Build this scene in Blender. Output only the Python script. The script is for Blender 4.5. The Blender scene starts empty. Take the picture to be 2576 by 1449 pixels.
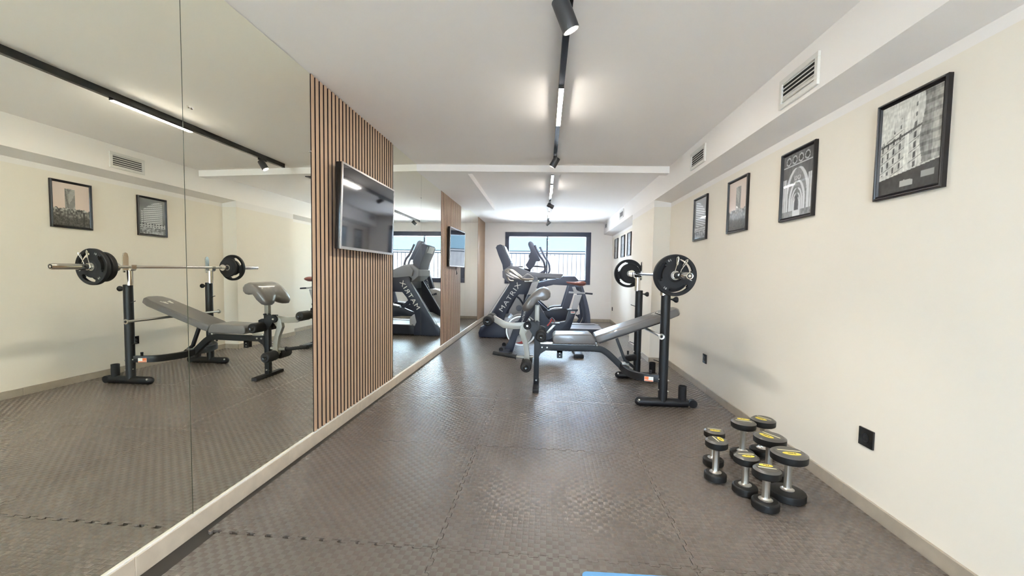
import bpy, bmesh, math, random
from mathutils import Vector, Matrix
PI = math.pi
sc = bpy.context.scene
col = sc.collection
random.seed(7)

# ------------------------------------------------------------------ camera
F, YAW, PITCH, ROLL, CAMH, CX, CY = 1043.87, .0916, .0528, .0149, 1.0978, -12.995, 18.773
IW, IH = 2576, 1449
fw = Vector((-math.sin(YAW)*math.cos(PITCH), math.cos(YAW)*math.cos(PITCH), -math.sin(PITCH)))
rt = Vector((math.cos(YAW), math.sin(YAW), 0)); up = rt.cross(fw)
rt, up = rt*math.cos(ROLL)+up*math.sin(ROLL), -rt*math.sin(ROLL)+up*math.cos(ROLL)
cam_d = bpy.data.cameras.new('camera'); cam = bpy.data.objects.new('camera', cam_d); col.objects.link(cam)
cam_d.sensor_width = 36; cam_d.sensor_fit = 'HORIZONTAL'; cam_d.lens = F/IW*36
cam_d.shift_x = -CX/IW; cam_d.shift_y = CY/IW; cam_d.clip_start = .02; cam_d.clip_end = 200
M = Matrix((rt, up, -fw)).transposed().to_4x4(); M.translation = (0, 0, CAMH); cam.matrix_world = M
sc.camera = cam

# ------------------------------------------------------------------ world, sun, exposure
sc.view_settings.view_transform = 'Standard'; sc.view_settings.look = 'None'
sc.view_settings.gamma = 1; sc.view_settings.use_curve_mapping = False
sc.view_settings.exposure = 2.5
w = bpy.data.worlds.new('sky'); sc.world = w; w.use_nodes = True
bg = w.node_tree.nodes['Background']; bg.inputs[0].default_value = (.62, .80, 1.0, 1); bg.inputs[1].default_value = 7.5
sd = bpy.data.lights.new('sun', 'SUN'); sd.energy = 24; sd.angle = .01; sd.color = (1, .97, .93)
so = bpy.data.objects.new('sun', sd); col.objects.link(so); so.rotation_euler = Vector((-.75, -.45, 1)).to_track_quat('Z', 'Y').to_euler(); so.location = (-6, -4, 9)
sc.cycles.use_denoising = True
try: sc.cycles.denoiser = 'OPENIMAGEDENOISE'
except Exception: pass
sc.cycles.max_bounces = 10; sc.cycles.diffuse_bounces = 6; sc.cycles.glossy_bounces = 8
sc.cycles.transparent_max_bounces = 12; sc.cycles.sample_clamp_indirect = 6; sc.cycles.caustics_refractive = False
LED, SPOT = 68.0, 10.0      # strip emission strength, spot power (W)

# ------------------------------------------------------------------ materials
MATS = {}
def nt(name):
    m = bpy.data.materials.new(name); m.use_nodes = True; MATS[name] = m
    return m, m.node_tree, m.node_tree.nodes['Principled BSDF']
def N(t, kind, **kw):
    n = t.nodes.new(kind)
    for k, v in kw.items():
        if k.startswith('i_'): n.inputs[k[2:]].default_value = v
        else: setattr(n, k, v)
    return n
def mat(name, c, rough=.5, metal=0, noise=0, nscale=40, bump=0, bscale=200, coat=0, spec=.5):
    m, t, b = nt(name)
    b.inputs['Base Color'].default_value = (*c, 1); b.inputs['Roughness'].default_value = rough; b.inputs['Metallic'].default_value = metal
    b.inputs['Coat Weight'].default_value = coat; b.inputs['Specular IOR Level'].default_value = spec
    tc = N(t, 'ShaderNodeTexCoord')
    if noise:
        n = N(t, 'ShaderNodeTexNoise'); n.inputs['Scale'].default_value = nscale; n.inputs['Detail'].default_value = 5
        t.links.new(tc.outputs['Object'], n.inputs['Vector'])
        mx = N(t, 'ShaderNodeMix', data_type='RGBA'); mx.inputs[6].default_value = (*[x*(1-noise) for x in c], 1); mx.inputs[7].default_value = (*[min(1, x*(1+noise)) for x in c], 1)
        t.links.new(n.outputs['Fac'], mx.inputs[0]); t.links.new(mx.outputs[2], b.inputs['Base Color'])
    if bump:
        n2 = N(t, 'ShaderNodeTexNoise'); n2.inputs['Scale'].default_value = bscale; n2.inputs['Detail'].default_value = 3
        t.links.new(tc.outputs['Object'], n2.inputs['Vector'])
        bp = N(t, 'ShaderNodeBump'); bp.inputs['Strength'].default_value = bump; bp.inputs['Distance'].default_value = .002
        t.links.new(n2.outputs['Fac'], bp.inputs['Height']); t.links.new(bp.outputs[0], b.inputs['Normal'])
    return m
def emit(name, c, s):
    m, t, b = nt(name); b.inputs['Base Color'].default_value = (.8, .8, .8, 1)
    b.inputs['Emission Color'].default_value = (*c, 1); b.inputs['Emission Strength'].default_value = s
    return m
WHITE = (.90, .86, .83); CREAM = (.81, .755, .665)
mat('ceiling_paint', WHITE, .85, noise=.015, nscale=2, bump=.08, bscale=90)
mat('cream_paint', CREAM, .8, noise=.02, nscale=3, bump=.08, bscale=90)
# right and far walls: cream paint up to a crisp paint line, ceiling white above
m, t, b = nt('two_tone_paint')
tc = N(t, 'ShaderNodeTexCoord'); sp = N(t, 'ShaderNodeSeparateXYZ'); t.links.new(tc.outputs['Object'], sp.inputs[0])
gt = N(t, 'ShaderNodeMath', operation='GREATER_THAN'); gt.inputs[1].default_value = 1.9515; t.links.new(sp.outputs['Z'], gt.inputs[0])
n = N(t, 'ShaderNodeTexNoise'); n.inputs['Scale'].default_value = 2.5; n.inputs['Detail'].default_value = 6; t.links.new(tc.outputs['Object'], n.inputs['Vector'])
mx0 = N(t, 'ShaderNodeMix', data_type='RGBA'); mx0.inputs[6].default_value = (*[c*.985 for c in CREAM], 1); mx0.inputs[7].default_value = (*[c*1.015 for c in CREAM], 1)
t.links.new(n.outputs['Fac'], mx0.inputs[0])
mx = N(t, 'ShaderNodeMix', data_type='RGBA'); mx.inputs[7].default_value = (*[c*.93 for c in WHITE], 1)
t.links.new(gt.outputs[0], mx.inputs[0]); t.links.new(mx0.outputs[2], mx.inputs[6]); t.links.new(mx.outputs[2], b.inputs['Base Color']); b.inputs['Roughness'].default_value = .8
mat('far_paint', (.83, .79, .75), .85, noise=.015, nscale=3)
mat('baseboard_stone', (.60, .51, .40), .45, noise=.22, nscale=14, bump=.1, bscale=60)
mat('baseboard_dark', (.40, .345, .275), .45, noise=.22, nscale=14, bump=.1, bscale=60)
mat('caulk', (.85, .82, .76), .7)
mat('subfloor', (.045, .038, .03), .9)
# floor mats: basket weave of small ribbed squares in relief
m, t, b = nt('rubber_mat')
tc = N(t, 'ShaderNodeTexCoord'); obj_out = tc.outputs['Object']
ck = N(t, 'ShaderNodeTexChecker'); ck.inputs['Scale'].default_value = 40; ck.inputs[1].default_value = (1, 1, 1, 1); ck.inputs[2].default_value = (0, 0, 0, 1)
add = N(t, 'ShaderNodeVectorMath', operation='ADD'); add.inputs[1].default_value = (0, 0, .0111); t.links.new(obj_out, add.inputs[0]); t.links.new(add.outputs[0], ck.inputs[0])
sp = N(t, 'ShaderNodeSeparateXYZ'); t.links.new(obj_out, sp.inputs[0])
def sinw(axis, k):
    a = N(t, 'ShaderNodeMath', operation='MULTIPLY'); a.inputs[1].default_value = k; t.links.new(sp.outputs[axis], a.inputs[0])
    s = N(t, 'ShaderNodeMath', operation='SINE'); t.links.new(a.outputs[0], s.inputs[0]); return s
sx, sy = sinw('X', 2*PI/.0042), sinw('Y', 2*PI/.0042)
mf = N(t, 'ShaderNodeMix', data_type='FLOAT'); t.links.new(ck.outputs['Fac'], mf.inputs[0]); t.links.new(sx.outputs[0], mf.inputs[2]); t.links.new(sy.outputs[0], mf.inputs[3])
# squares bulge a little: |sin| product gives a pillow per square
px, py = sinw('X', PI/.025), sinw('Y', PI/.025)
ax = N(t, 'ShaderNodeMath', operation='ABSOLUTE'); t.links.new(px.outputs[0], ax.inputs[0]); ay = N(t, 'ShaderNodeMath', operation='ABSOLUTE'); t.links.new(py.outputs[0], ay.inputs[0])
pm = N(t, 'ShaderNodeMath', operation='MULTIPLY'); t.links.new(ax.outputs[0], pm.inputs[0]); t.links.new(ay.outputs[0], pm.inputs[1])
pw = N(t, 'ShaderNodeMath', operation='POWER'); pw.inputs[1].default_value = .35; t.links.new(pm.outputs[0], pw.inputs[0])
hm = N(t, 'ShaderNodeMath', operation='MULTIPLY_ADD'); hm.inputs[1].default_value = .16; t.links.new(mf.outputs[0], hm.inputs[0])
sc1 = N(t, 'ShaderNodeMath', operation='MULTIPLY'); t.links.new(pw.outputs[0], sc1.inputs[0]); sc1.inputs[1].default_value = .9
t.links.new(sc1.outputs[0], hm.inputs[2])
bp = N(t, 'ShaderNodeBump'); bp.inputs['Strength'].default_value = .55; bp.inputs['Distance'].default_value = .0012; t.links.new(hm.outputs[0], bp.inputs['Height']); t.links.new(bp.outputs[0], b.inputs['Normal'])
n = N(t, 'ShaderNodeTexNoise'); n.inputs['Scale'].default_value = 1.7; n.inputs['Detail'].default_value = 7; n.inputs['Roughness'].default_value = .6
oi = N(t, 'ShaderNodeNewGeometry'); t.links.new(oi.outputs['Position'], n.inputs['Vector'])
cr = N(t, 'ShaderNodeMix', data_type='RGBA'); cr.inputs[6].default_value = (.108, .091, .078, 1); cr.inputs[7].default_value = (.172, .148, .129, 1); t.links.new(n.outputs['Fac'], cr.inputs[0])
cm = N(t, 'ShaderNodeMix', data_type='RGBA', blend_type='MULTIPLY'); cm.inputs[0].default_value = 1
ckc = N(t, 'ShaderNodeMix', data_type='RGBA'); ckc.inputs[6].default_value = (1.045, 1.045, 1.045, 1); ckc.inputs[7].default_value = (.93, .93, .93, 1); t.links.new(ck.outputs['Fac'], ckc.inputs[0])  # alternate squares tinted: directional gloss of the ribs put into the colour
t.links.new(cr.outputs[2], cm.inputs[6]); t.links.new(ckc.outputs[2], cm.inputs[7]); t.links.new(cm.outputs[2], b.inputs['Base Color'])
rr = N(t, 'ShaderNodeMix', data_type='FLOAT'); rr.inputs[2].default_value = .25; rr.inputs[3].default_value = .37; t.links.new(ck.outputs['Fac'], rr.inputs[0]); t.links.new(rr.outputs[0], b.inputs['Roughness'])
# mirror: silvered glass with a faint green-yellow tint
mat('mirror_silver', (.97, .965, .85), .0, 1)
mat('mirror_edge', (.10, .12, .08), .3)
# oak slats
m, t, b = nt('oak')
tc = N(t, 'ShaderNodeTexCoord'); mp = N(t, 'ShaderNodeMapping'); mp.inputs['Scale'].default_value = (30, 30, 1.6); t.links.new(tc.outputs['Object'], mp.inputs[0])
n = N(t, 'ShaderNodeTexNoise'); n.inputs['Scale'].default_value = 6; n.inputs['Detail'].default_value = 6; t.links.new(mp.outputs[0], n.inputs['Vector'])
cr = N(t, 'ShaderNodeMix', data_type='RGBA'); cr.inputs[6].default_value = (.50, .33, .205, 1); cr.inputs[7].default_value = (.68, .485, .325, 1); t.links.new(n.outputs['Fac'], cr.inputs[0])
t.links.new(cr.outputs[2], b.inputs['Base Color']); b.inputs['Roughness'].default_value = .5
mat('black_felt', (.022, .012, .012), .95)
mat('black_metal', (.010, .0105, .013), .45, .0, bump=.15, bscale=500, spec=.4)
mat('black_gloss', (.012, .012, .013), .18)
mat('black_rubber', (.013, .013, .015), .62, bump=.2, bscale=260, spec=.35)
mat('black_foam', (.011, .011, .012), .75, bump=.3, bscale=300)
mat('chrome', (.78, .77, .74), .12, 1)
mat('satin_steel', (.62, .60, .56), .33, 1)
mat('grey_enamel', (.30, .285, .25), .38, .25)
mat('grey_vinyl', (.135, .128, .125), .30, bump=.15, bscale=60, coat=.25)
mat('pale_vinyl', (.125, .115, .108), .36, bump=.3, bscale=30, coat=.3)
mat('machine_black', (.017, .021, .040), .42)  # bluish lift of the black is window haze put into the colour
mat('machine_hazed', (.075, .085, .125), .5)  # lighter, bluer tone puts veiling haze into the plastic's colour
mat('machine_silver', (.33, .33, .35), .38, .3)
mat('machine_grey', (.20, .21, .25), .45)
mat('shroud_silver', (.42, .41, .42), .4)
mat('console_glass', (.16, .20, .27), .15)
mat('red_plastic', (.42, .03, .03), .4)
mat('seat_brown', (.19, .065, .055), .35)
mat('urethane', (.011, .0105, .010), .5, bump=.12, bscale=400, spec=.3)
mat('urethane_face', (.088, .082, .073), .30)
mat('yellow_paint', (.86, .70, .10), .45)
mat('pale_print', (.80, .76, .52), .5)
mat('white_print', (.72, .71, .68), .5)
mat('orange_label', (.85, .20, .06), .5)
mat('white_label', (.82, .80, .76), .5)
mat('blue_foam', (.16, .45, .86), .6, bump=.25, bscale=300)
mat('track_metal', (.030, .030, .032), .2, .2)
mat('spot_metal', (.055, .055, .058), .45, .3)
mat('tv_silver', (.55, .52, .50), .22, .9)
mat('tv_glass', (.012, .013, .018), .05); MATS['tv_glass'].node_tree.nodes['Principled BSDF'].inputs['IOR'].default_value = 2.1
mat('vent_white', (.74, .72, .68), .5)
mat('vent_dark', (.03, .028, .027), .8)
mat('frame_dark', (.045, .052, .085), .45)
mat('picture_black', (.008, .006, .007), .36)
mat('rail_paint', (.004, .0055, .008), .8, spec=0)
mat('terrace_white', (.82, .82, .82), .8)
mat('warm_bounce', (.55, .48, .39), .9)  # warm tone set to tint the daylight bounced in from behind
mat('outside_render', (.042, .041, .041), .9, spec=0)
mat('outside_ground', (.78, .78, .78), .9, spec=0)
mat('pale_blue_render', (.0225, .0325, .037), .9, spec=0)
mat('cable_black', (.02, .02, .02), .5)
emit('led_glow', (1, .94, .85), LED)
emit('spot_glow', (1, .95, .86), 9)
m, t, b = nt('window_glass')
t.nodes.remove(b); tr = N(t, 'ShaderNodeBsdfTransparent'); tr.inputs[0].default_value = (.96, .985, 1, 1); gl = N(t, 'ShaderNodeBsdfGlossy'); gl.inputs['Roughness'].default_value = .0
fr = N(t, 'ShaderNodeFresnel'); fr.inputs[0].default_value = 1.45; ms = N(t, 'ShaderNodeMixShader')
t.links.new(fr.outputs[0], ms.inputs[0]); t.links.new(tr.outputs[0], ms.inputs[1]); t.links.new(gl.outputs[0], ms.inputs[2]); t.links.new(ms.outputs[0], t.nodes['Material Output'].inputs[0])
m, t, b = nt('photo_print')
at = N(t, 'ShaderNodeVertexColor'); at.layer_name = 'ink'; t.links.new(at.outputs[0], b.inputs['Base Color']); b.inputs['Roughness'].default_value = .5
b.inputs['Coat Weight'].default_value = 1; b.inputs['Coat Roughness'].default_value = .02

# ------------------------------------------------------------------ helpers
ORG = {}
def tag(o, label=None, cat=None, group=None, kind=None):
    if label: o['label'] = label
    if cat: o['category'] = cat
    if group: o['group'] = group
    if kind: o['kind'] = kind
    return o
def thing(name, loc, label, cat, group=None):
    o = bpy.data.objects.new(name, None); col.objects.link(o); o.location = loc; o.empty_display_size = .1
    ORG[o.name] = Vector(loc); return tag(o, label, cat, group)
def structempty(name, loc=(0, 0, 0)):
    o = bpy.data.objects.new(name, None); col.objects.link(o); o.location = loc; ORG[o.name] = Vector(loc); o['kind'] = 'structure'; return o
class B:
    def __init__(s): s.bm = bmesh.new()
    def _f(s, vs):
        try: s.bm.faces.new(vs)
        except ValueError: pass
    def box(s, x0, x1, y0, y1, z0, z1):
        v = [s.bm.verts.new(p) for p in ((x0,y0,z0),(x1,y0,z0),(x1,y1,z0),(x0,y1,z0),(x0,y0,z1),(x1,y0,z1),(x1,y1,z1),(x0,y1,z1))]
        for f in ((0,3,2,1),(4,5,6,7),(0,1,5,4),(1,2,6,5),(2,3,7,6),(3,0,4,7)): s._f([v[i] for i in f])
        return s
    def loft(s, rings, close=True, caps=True):
        R = [[s.bm.verts.new(p) for p in r] for r in rings]; n = len(R[0])
        for a, b in zip(R, R[1:]):
            for i in range(n if close else n-1): s._f([a[i], a[(i+1) % n], b[(i+1) % n], b[i]])
        if caps and close: s._f(R[0][::-1]); s._f(R[-1])
        return s
    def prism(s, poly, y0, y1, axis='y'):
        def P(a, b, h): return {'y': (a, h, b), 'x': (h, a, b), 'z': (a, b, h)}[axis]
        return s.loft([[P(a, b, y0) for a, b in poly], [P(a, b, y1) for a, b in poly]])
    def cone(s, p, q, r1, r2=None, n=18):
        r2 = r1 if r2 is None else r2; p = Vector(p); q = Vector(q); d = (q-p).normalized()
        a = d.orthogonal().normalized(); b = d.cross(a)
        return s.loft([[c+(a*math.cos(2*PI*i/n)+b*math.sin(2*PI*i/n))*r for i in range(n)] for c, r in ((p, r1), (q, r2))])
    def lathe(s, p, d, prof, n=28):      # prof: (distance along d, radius)
        p = Vector(p); d = Vector(d).normalized(); a = d.orthogonal().normalized(); b = d.cross(a)
        return s.loft([[p+d*h+(a*math.cos(2*PI*i/n)+b*math.sin(2*PI*i/n))*max(r, 1e-4) for i in range(n)] for h, r in prof], caps=prof[0][1] < .002)
    def tube(s, pts, r, n=10, sub=0, sec=None):   # round tube, or sec=(w,h) rectangular section (w sideways, h upright)
        P = [Vector(p) for p in pts]
        if sub:
            Q = []
            for i in range(len(P)-1):
                p0, p1, p2, p3 = P[max(i-1, 0)], P[i], P[i+1], P[min(i+2, len(P)-1)]
                for k in range(sub):
                    u = k/sub
                    Q.append(.5*((2*p1)+(p2-p0)*u+(2*p0-5*p1+4*p2-p3)*u*u+(3*p1-p0-3*p2+p3)*u**3))
            P = Q+[P[-1]]
        rings = []; prev = None
        for i, c in enumerate(P):
            d = (P[min(i+1, len(P)-1)]-P[max(i-1, 0)]).normalized()
            if prev is None: a = d.cross(Vector((0, 0, 1))); a = a if a.length > 1e-3 else d.cross(Vector((0, 1, 0)))
            else: a = prev-d*prev.dot(d)
            a.normalize(); prev = a; b = a.cross(d)
            if sec:
                w2, h2 = sec[0]/2, sec[1]/2
                rings.append([c+a*w2+b*h2, c-a*w2+b*h2, c-a*w2-b*h2, c+a*w2-b*h2])
            else: rings.append([c+(a*math.cos(2*PI*k/n)+b*math.sin(2*PI*k/n))*r for k in range(n)])
        return s.loft(rings)
    def ball(s, c, r, sc3=(1, 1, 1)):
        g = bmesh.ops.create_uvsphere(s.bm, u_segments=16, v_segments=10, radius=r)
        for v in g['verts']: v.co = Vector((v.co.x*sc3[0], v.co.y*sc3[1], v.co.z*sc3[2]))+Vector(c)
        return s
    def build(s, name, m, parent=None, label=None, bev=0, seg=2, smooth=True, sharp=35, kind=None):
        bmesh.ops.recalc_face_normals(s.bm, faces=s.bm.faces[:])
        if bev:
            es = [e for e in s.bm.edges if len(e.link_faces) == 2 and e.calc_face_angle(0) > math.radians(28)]
            bmesh.ops.bevel(s.bm, geom=es, offset=bev, segments=seg, profile=.6, affect='EDGES', clamp_overlap=True)
        org = ORG.get(parent.name, Vector((0, 0, 0))) if parent else Vector((0, 0, 0))
        if org.length: bmesh.ops.translate(s.bm, verts=s.bm.verts[:], vec=-org)
        me = bpy.data.meshes.new(name); s.bm.to_mesh(me); s.bm.free()
        if smooth:
            me.polygons.foreach_set('use_smooth', [True]*len(me.polygons)); me.set_sharp_from_angle(angle=math.radians(sharp))
        o = bpy.data.objects.new(name, me); col.objects.link(o); me.materials.append(MATS[m])
        if parent: o.parent = parent
        ORG[o.name] = org
        if label: o['label'] = label
        if kind: o['kind'] = kind
        return o
def text(body, origin, ux, uy, width, height, m, name, parent, label=None, thick=.0015):
    """flat lettering, centred at origin, reading along ux, up along uy"""
    cu = bpy.data.curves.new('t', 'FONT'); cu.body = body; cu.size = 1; cu.resolution_u = 2; cu.extrude = .01; cu.space_character = 1.15
    o = bpy.data.objects.new('t', cu); col.objects.link(o)
    dg = bpy.context.evaluated_depsgraph_get(); me = bpy.data.meshes.new_from_object(o.evaluated_get(dg))
    bpy.data.objects.remove(o); me.name = name
    xs = [v.co.x for v in me.vertices]; ys = [v.co.y for v in me.vertices]
    cx, cy = (min(xs)+max(xs))/2, (min(ys)+max(ys))/2; kx, ky = width/(max(xs)-min(xs)), height/(max(ys)-min(ys))
    ux = Vector(ux).normalized(); uy = Vector(uy).normalized(); uz = ux.cross(uy); org = ORG.get(parent.name, Vector()) if parent else Vector()
    for v in me.vertices: v.co = Vector(origin)-org+ux*(v.co.x-cx)*kx+uy*(v.co.y-cy)*ky+uz*(v.co.z/.01*thick)
    me.materials.clear(); me.materials.append(MATS[m]); ob = bpy.data.objects.new(name, me); col.objects.link(ob); ob.parent = parent; ORG[ob.name] = org
    if label: ob['label'] = label
    return ob
def copy_tree(o, parent=None):
    c = o.copy(); col.objects.link(c); c.parent = parent
    if o.name in ORG: ORG[c.name] = ORG[o.name]
    for ch in list(o.children): copy_tree(ch, c)
    return c

# ------------------------------------------------------------------ room shell
XL, XR, XS, YF, YB, H1, H2, HS = -1.464, 1.536, 1.333, 9.85, -2.3, 2.296, 2.2229, 2.045
MX = -1.4466
fl = B().box(XL-.1, XR+.1, YB-.1, YF+.1, -.11, -.0125).build('floor', 'subfloor', smooth=False, kind='structure')
# jigsaw floor mats
def seam(a, b, n=13, amp=.0085):
    """points strictly between a and b (2D) with rounded dovetail teeth"""
    a = Vector(a); b = Vector(b); d = b-a; L = d.length; d /= L; nr = Vector((-d.y, d.x)); out = []
    for k in range(n):
        s0 = k/n*L; p = L/n
        for f, o in ((.20, -.9), (.29, 0), (.22, .9), (.50, 1.0), (.78, .9), (.71, 0), (.80, -.9)):
            out.append(a+d*(s0+f*p)+nr*(o*amp))
    return out
def mat_tile(x0, x1, y0, y1, jl, jr, loc):
    P = []
    P.append(Vector((x0, y0))); P += seam((x0, y0), (x1, y0), round(13*(x1-x0)))
    P.append(Vector((x1, y0))); P += seam((x1, y0), (x1, y1)) if jr else []
    P.append(Vector((x1, y1))); P += seam((x0, y1), (x1, y1), round(13*(x1-x0)))[::-1]
    P.append(Vector((x0, y1))); P += (seam((x0, y0), (x0, y1))[::-1]) if jl else []
    # open the joint a hair
    c = Vector(((x0+x1)/2, (y0+y1)/2))
    for i in range(len(P)):
        P[i] = c+(P[i]-c)*.9974
    b = B(); b.loft([[(p.x, p.y, -.012) for p in P], [(p.x, p.y, 0) for p in P]])
    o = b.build('mat_tile', 'rubber_mat', fl, smooth=False); return o
CXS = (-.41, .59); Y0 = 1.566
protos = {}
for r in range(-4, 9):
    y0 = Y0+r
    xl = -1.348 if r < 0 else (-1.392 if r < 3 else -1.40)
    for key, x0, x1, jl, jr in (('L%d' % (xl*1000), xl, CXS[0], False, True), ('C', CXS[0], CXS[1], True, True), ('R', CXS[1], 1.520, True, False)):
        yend = min(y0+1, YF-.015); short = yend < y0+.99
        ystart = max(y0, YB+.02)
        if short or ystart > y0:
            o = B().box(x0+.001, x1-.001, ystart+.001, yend-.001, -.012, 0).build('mat_tile', 'rubber_mat', fl, smooth=False); continue
        if key not in protos: protos[key] = (mat_tile(x0, x1, 0, 1, jl, jr, None), )
        src = protos[key][0]
        if 'used' not in src: o = src; src['used'] = 1
        else: o = src.copy(); col.objects.link(o); o.parent = fl
        o.location = (0, y0, random.uniform(-.0006, .0006))
        if (r, key[0]) == (-1, 'L'): o.rotation_euler = (0, 0, 0)
for k, v in protos.items():
    if 'used' in v[0]: del v[0]['used']

B().box(XL-.12, XL, YB-.1, YF+.1, -.12, H1+.15).build('wall_left', 'cream_paint', smooth=False, kind='structure')
wr = B().box(XR, XR+.12, YB-.1, YF+.1, -.12, H1+.15).build('wall_right', 'two_tone_paint', smooth=False, kind='structure')
b = B(); b.box(XL-.1, -.35, YB-.12, YB, -.12, H1+.15).box(.65, XR+.1, YB-.12, YB, -.12, H1+.15).box(-.35, .65, YB-.12, YB, -.12, .02).box(-.35, .65, YB-.12, YB, 2.12, H1+.15)
b.build('wall_back', 'cream_paint', smooth=False, kind='structure')
dn = structempty('added_door', (0, YB, 0))  # unseen glazed door, added to let daylight in behind the camera
b = B(); b.box(-.35, -.28, YB-.08, YB-.02, .02, 2.12).box(.58, .65, YB-.08, YB-.02, .02, 2.12).box(-.28, .58, YB-.08, YB-.02, 2.05, 2.12).box(-.28, .58, YB-.08, YB-.02, .02, .09)
b.build('added_door_frame', 'frame_dark', dn, bev=.004)
for x0, x1 in ((-.28, .58),): B().box(x0, x1, YB-.055, YB-.05, .09, 2.05).build('pane', 'window_glass', dn, smooth=False)
B().box(-.32, -.305, YB-.02, YB+.015, .95, 1.15).build('added_door_handle', 'satin_steel', dn, bev=.003)
WX0, WX1, WZ0, WZ1 = -.962, 1.043, .862, 2.079
b = B()
b.box(XL-.05, WX0, YF, YF+.22, -.12, H1+.1).box(WX1, XR+.05, YF, YF+.22, -.12, H1+.1).box(WX0, WX1, YF, YF+.22, -.12, WZ0).box(WX0, WX1, YF, YF+.22, WZ1, H1+.1)
b.build('wall_far', 'far_paint', smooth=False, kind='structure')
ce = B().box(XL-.1, XR+.1, YB-.1, YF+.2, H1, H1+.15).build('ceiling', 'ceiling_paint', smooth=False, kind='structure')
B().prism([(XS, 2.036), (XR, 2.000), (XR, H1), (XS, H1)], YB, YF).build('soffit', 'ceiling_paint', ce, smooth=False)
def byf(x): return 4.57+(x+1.4466)/(1.333+1.4466)*.185
b = B()
bk = .112
b.prism([(XL, byf(XL)), (XS, byf(XS)), (XS, byf(XS)+bk), (-.90, byf(-.9)+bk), (-.925, 7.43), (XL, 7.43)], H2, H1+.01, 'z')
b.build('beam', 'ceiling_paint', ce, 'lowered beam and side bulkhead')
B().box(XS, XR, 5.36, 6.65, -.012, 2.036).build('pillar', 'two_tone_paint', wr, smooth=False)
# baseboards with joints
def baseboard(name, x0, x1, y0, y1, along, h=.063, seglen=.9, m='baseboard_dark'):
    e = structempty(name)
    a0, a1 = (y0, y1) if along == 'y' else (x0, x1)
    k = a0
    while k < a1-1e-3:
        k2 = min(k+seglen, a1)
        if a1-k2 < .2: k2 = a1
        if along == 'y': bb = B().box(x0, x1, k+.0006, k2-.0006, -.012, h)
        else: bb = B().box(k+.0006, k2-.0006, y0, y1, -.012, h)
        bb.build('stone_tile', m, e, bev=.0015, seg=1)
        k = k2
    return e
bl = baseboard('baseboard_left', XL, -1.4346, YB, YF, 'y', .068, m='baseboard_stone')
B().box(MX-.004, -1.4375, YB, YF, .068, .0725).build('caulk_line', 'caulk', bl, smooth=False)
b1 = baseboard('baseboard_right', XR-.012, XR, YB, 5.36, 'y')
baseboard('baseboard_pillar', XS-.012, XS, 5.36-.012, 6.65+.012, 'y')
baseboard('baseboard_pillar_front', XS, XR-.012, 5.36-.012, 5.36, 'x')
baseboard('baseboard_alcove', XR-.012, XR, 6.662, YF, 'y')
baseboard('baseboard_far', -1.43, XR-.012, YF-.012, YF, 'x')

# window
wn = structempty('window_1', (0, YF, WZ0))
b = B(); fy0, fy1 = YF-.02, YF+.09; T = .095
b.box(WX0, WX1, fy0, fy1, WZ1-.105, WZ1).box(WX0, WX1, fy0, fy1, WZ0, WZ0+.105).box(WX0, WX0+T, fy0, fy1, WZ0+.105, WZ1-.105).box(WX1-.112, WX1, fy0, fy1, WZ0+.105, WZ1-.105)
b.build('window_frame', 'frame_dark', wn, bev=.004)
B().box(.012, .048, fy0+.02, fy1-.01, WZ0+.105, WZ1-.105).build('mullion', 'frame_dark', wn, bev=.003)
B().box(.018, .030, fy0+.005, fy0+.022, WZ1-.14, WZ1-.11).build('latch', 'satin_steel', wn, bev=.002)
for x0, x1, yy in ((WX0+T, .012, fy0+.05), (.048, WX1-.112, fy0+.07)):
    B().box(x0, x1, yy, yy+.004, WZ0+.105, WZ1-.105).build('pane', 'window_glass', wn, smooth=False)

# outside: terrace, railing, white wall, pale blue building opposite
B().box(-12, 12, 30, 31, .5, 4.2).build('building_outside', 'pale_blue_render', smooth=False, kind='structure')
B().box(-9, 9, -12, YB-.14, -.25, -.10).build('bounce_ground', 'warm_bounce', smooth=False, kind='structure')  # unseen ground added to bounce warm daylight through the back door
B().box(-2.2, 2.4, YB-2.2, YB-.13, H1+.10, H1+.22).build('sun_block_roof', 'ceiling_paint', smooth=False, kind='structure')  # unseen roof added to keep direct sun out of the back door
B().box(-9, 9, YF+.25, 22, .60, .80).build('floor_outside', 'outside_ground', smooth=False, kind='structure')
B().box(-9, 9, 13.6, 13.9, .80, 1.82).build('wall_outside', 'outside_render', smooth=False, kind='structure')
rl = thing('balcony_railing', (0, 11.5, .8), 'thin-barred dark balcony railing outside the far window', 'railing')
B().box(-4, 4, 11.47, 11.53, 1.712, 1.732).build('top_rail', 'rail_paint', rl, bev=.003)
B().box(-4, 4, 11.49, 11.51, 1.645, 1.672).build('rail', 'rail_paint', rl, bev=.003)
B().box(-4, 4, 11.49, 11.51, .86, .89).build('rail', 'rail_paint', rl, bev=.003)
proto = None
for i in range(40):
    x = -2.35+i*.118
    if proto is None:
        proto = B().box(-.006, .006, 11.494, 11.506, .80, 1.66).build('bar', 'rail_paint', rl, smooth=False); o = proto; x0 = x
    else: o = proto.copy(); col.objects.link(o); o.parent = rl
    o.location.x = x
proto.location.x = -2.35

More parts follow.
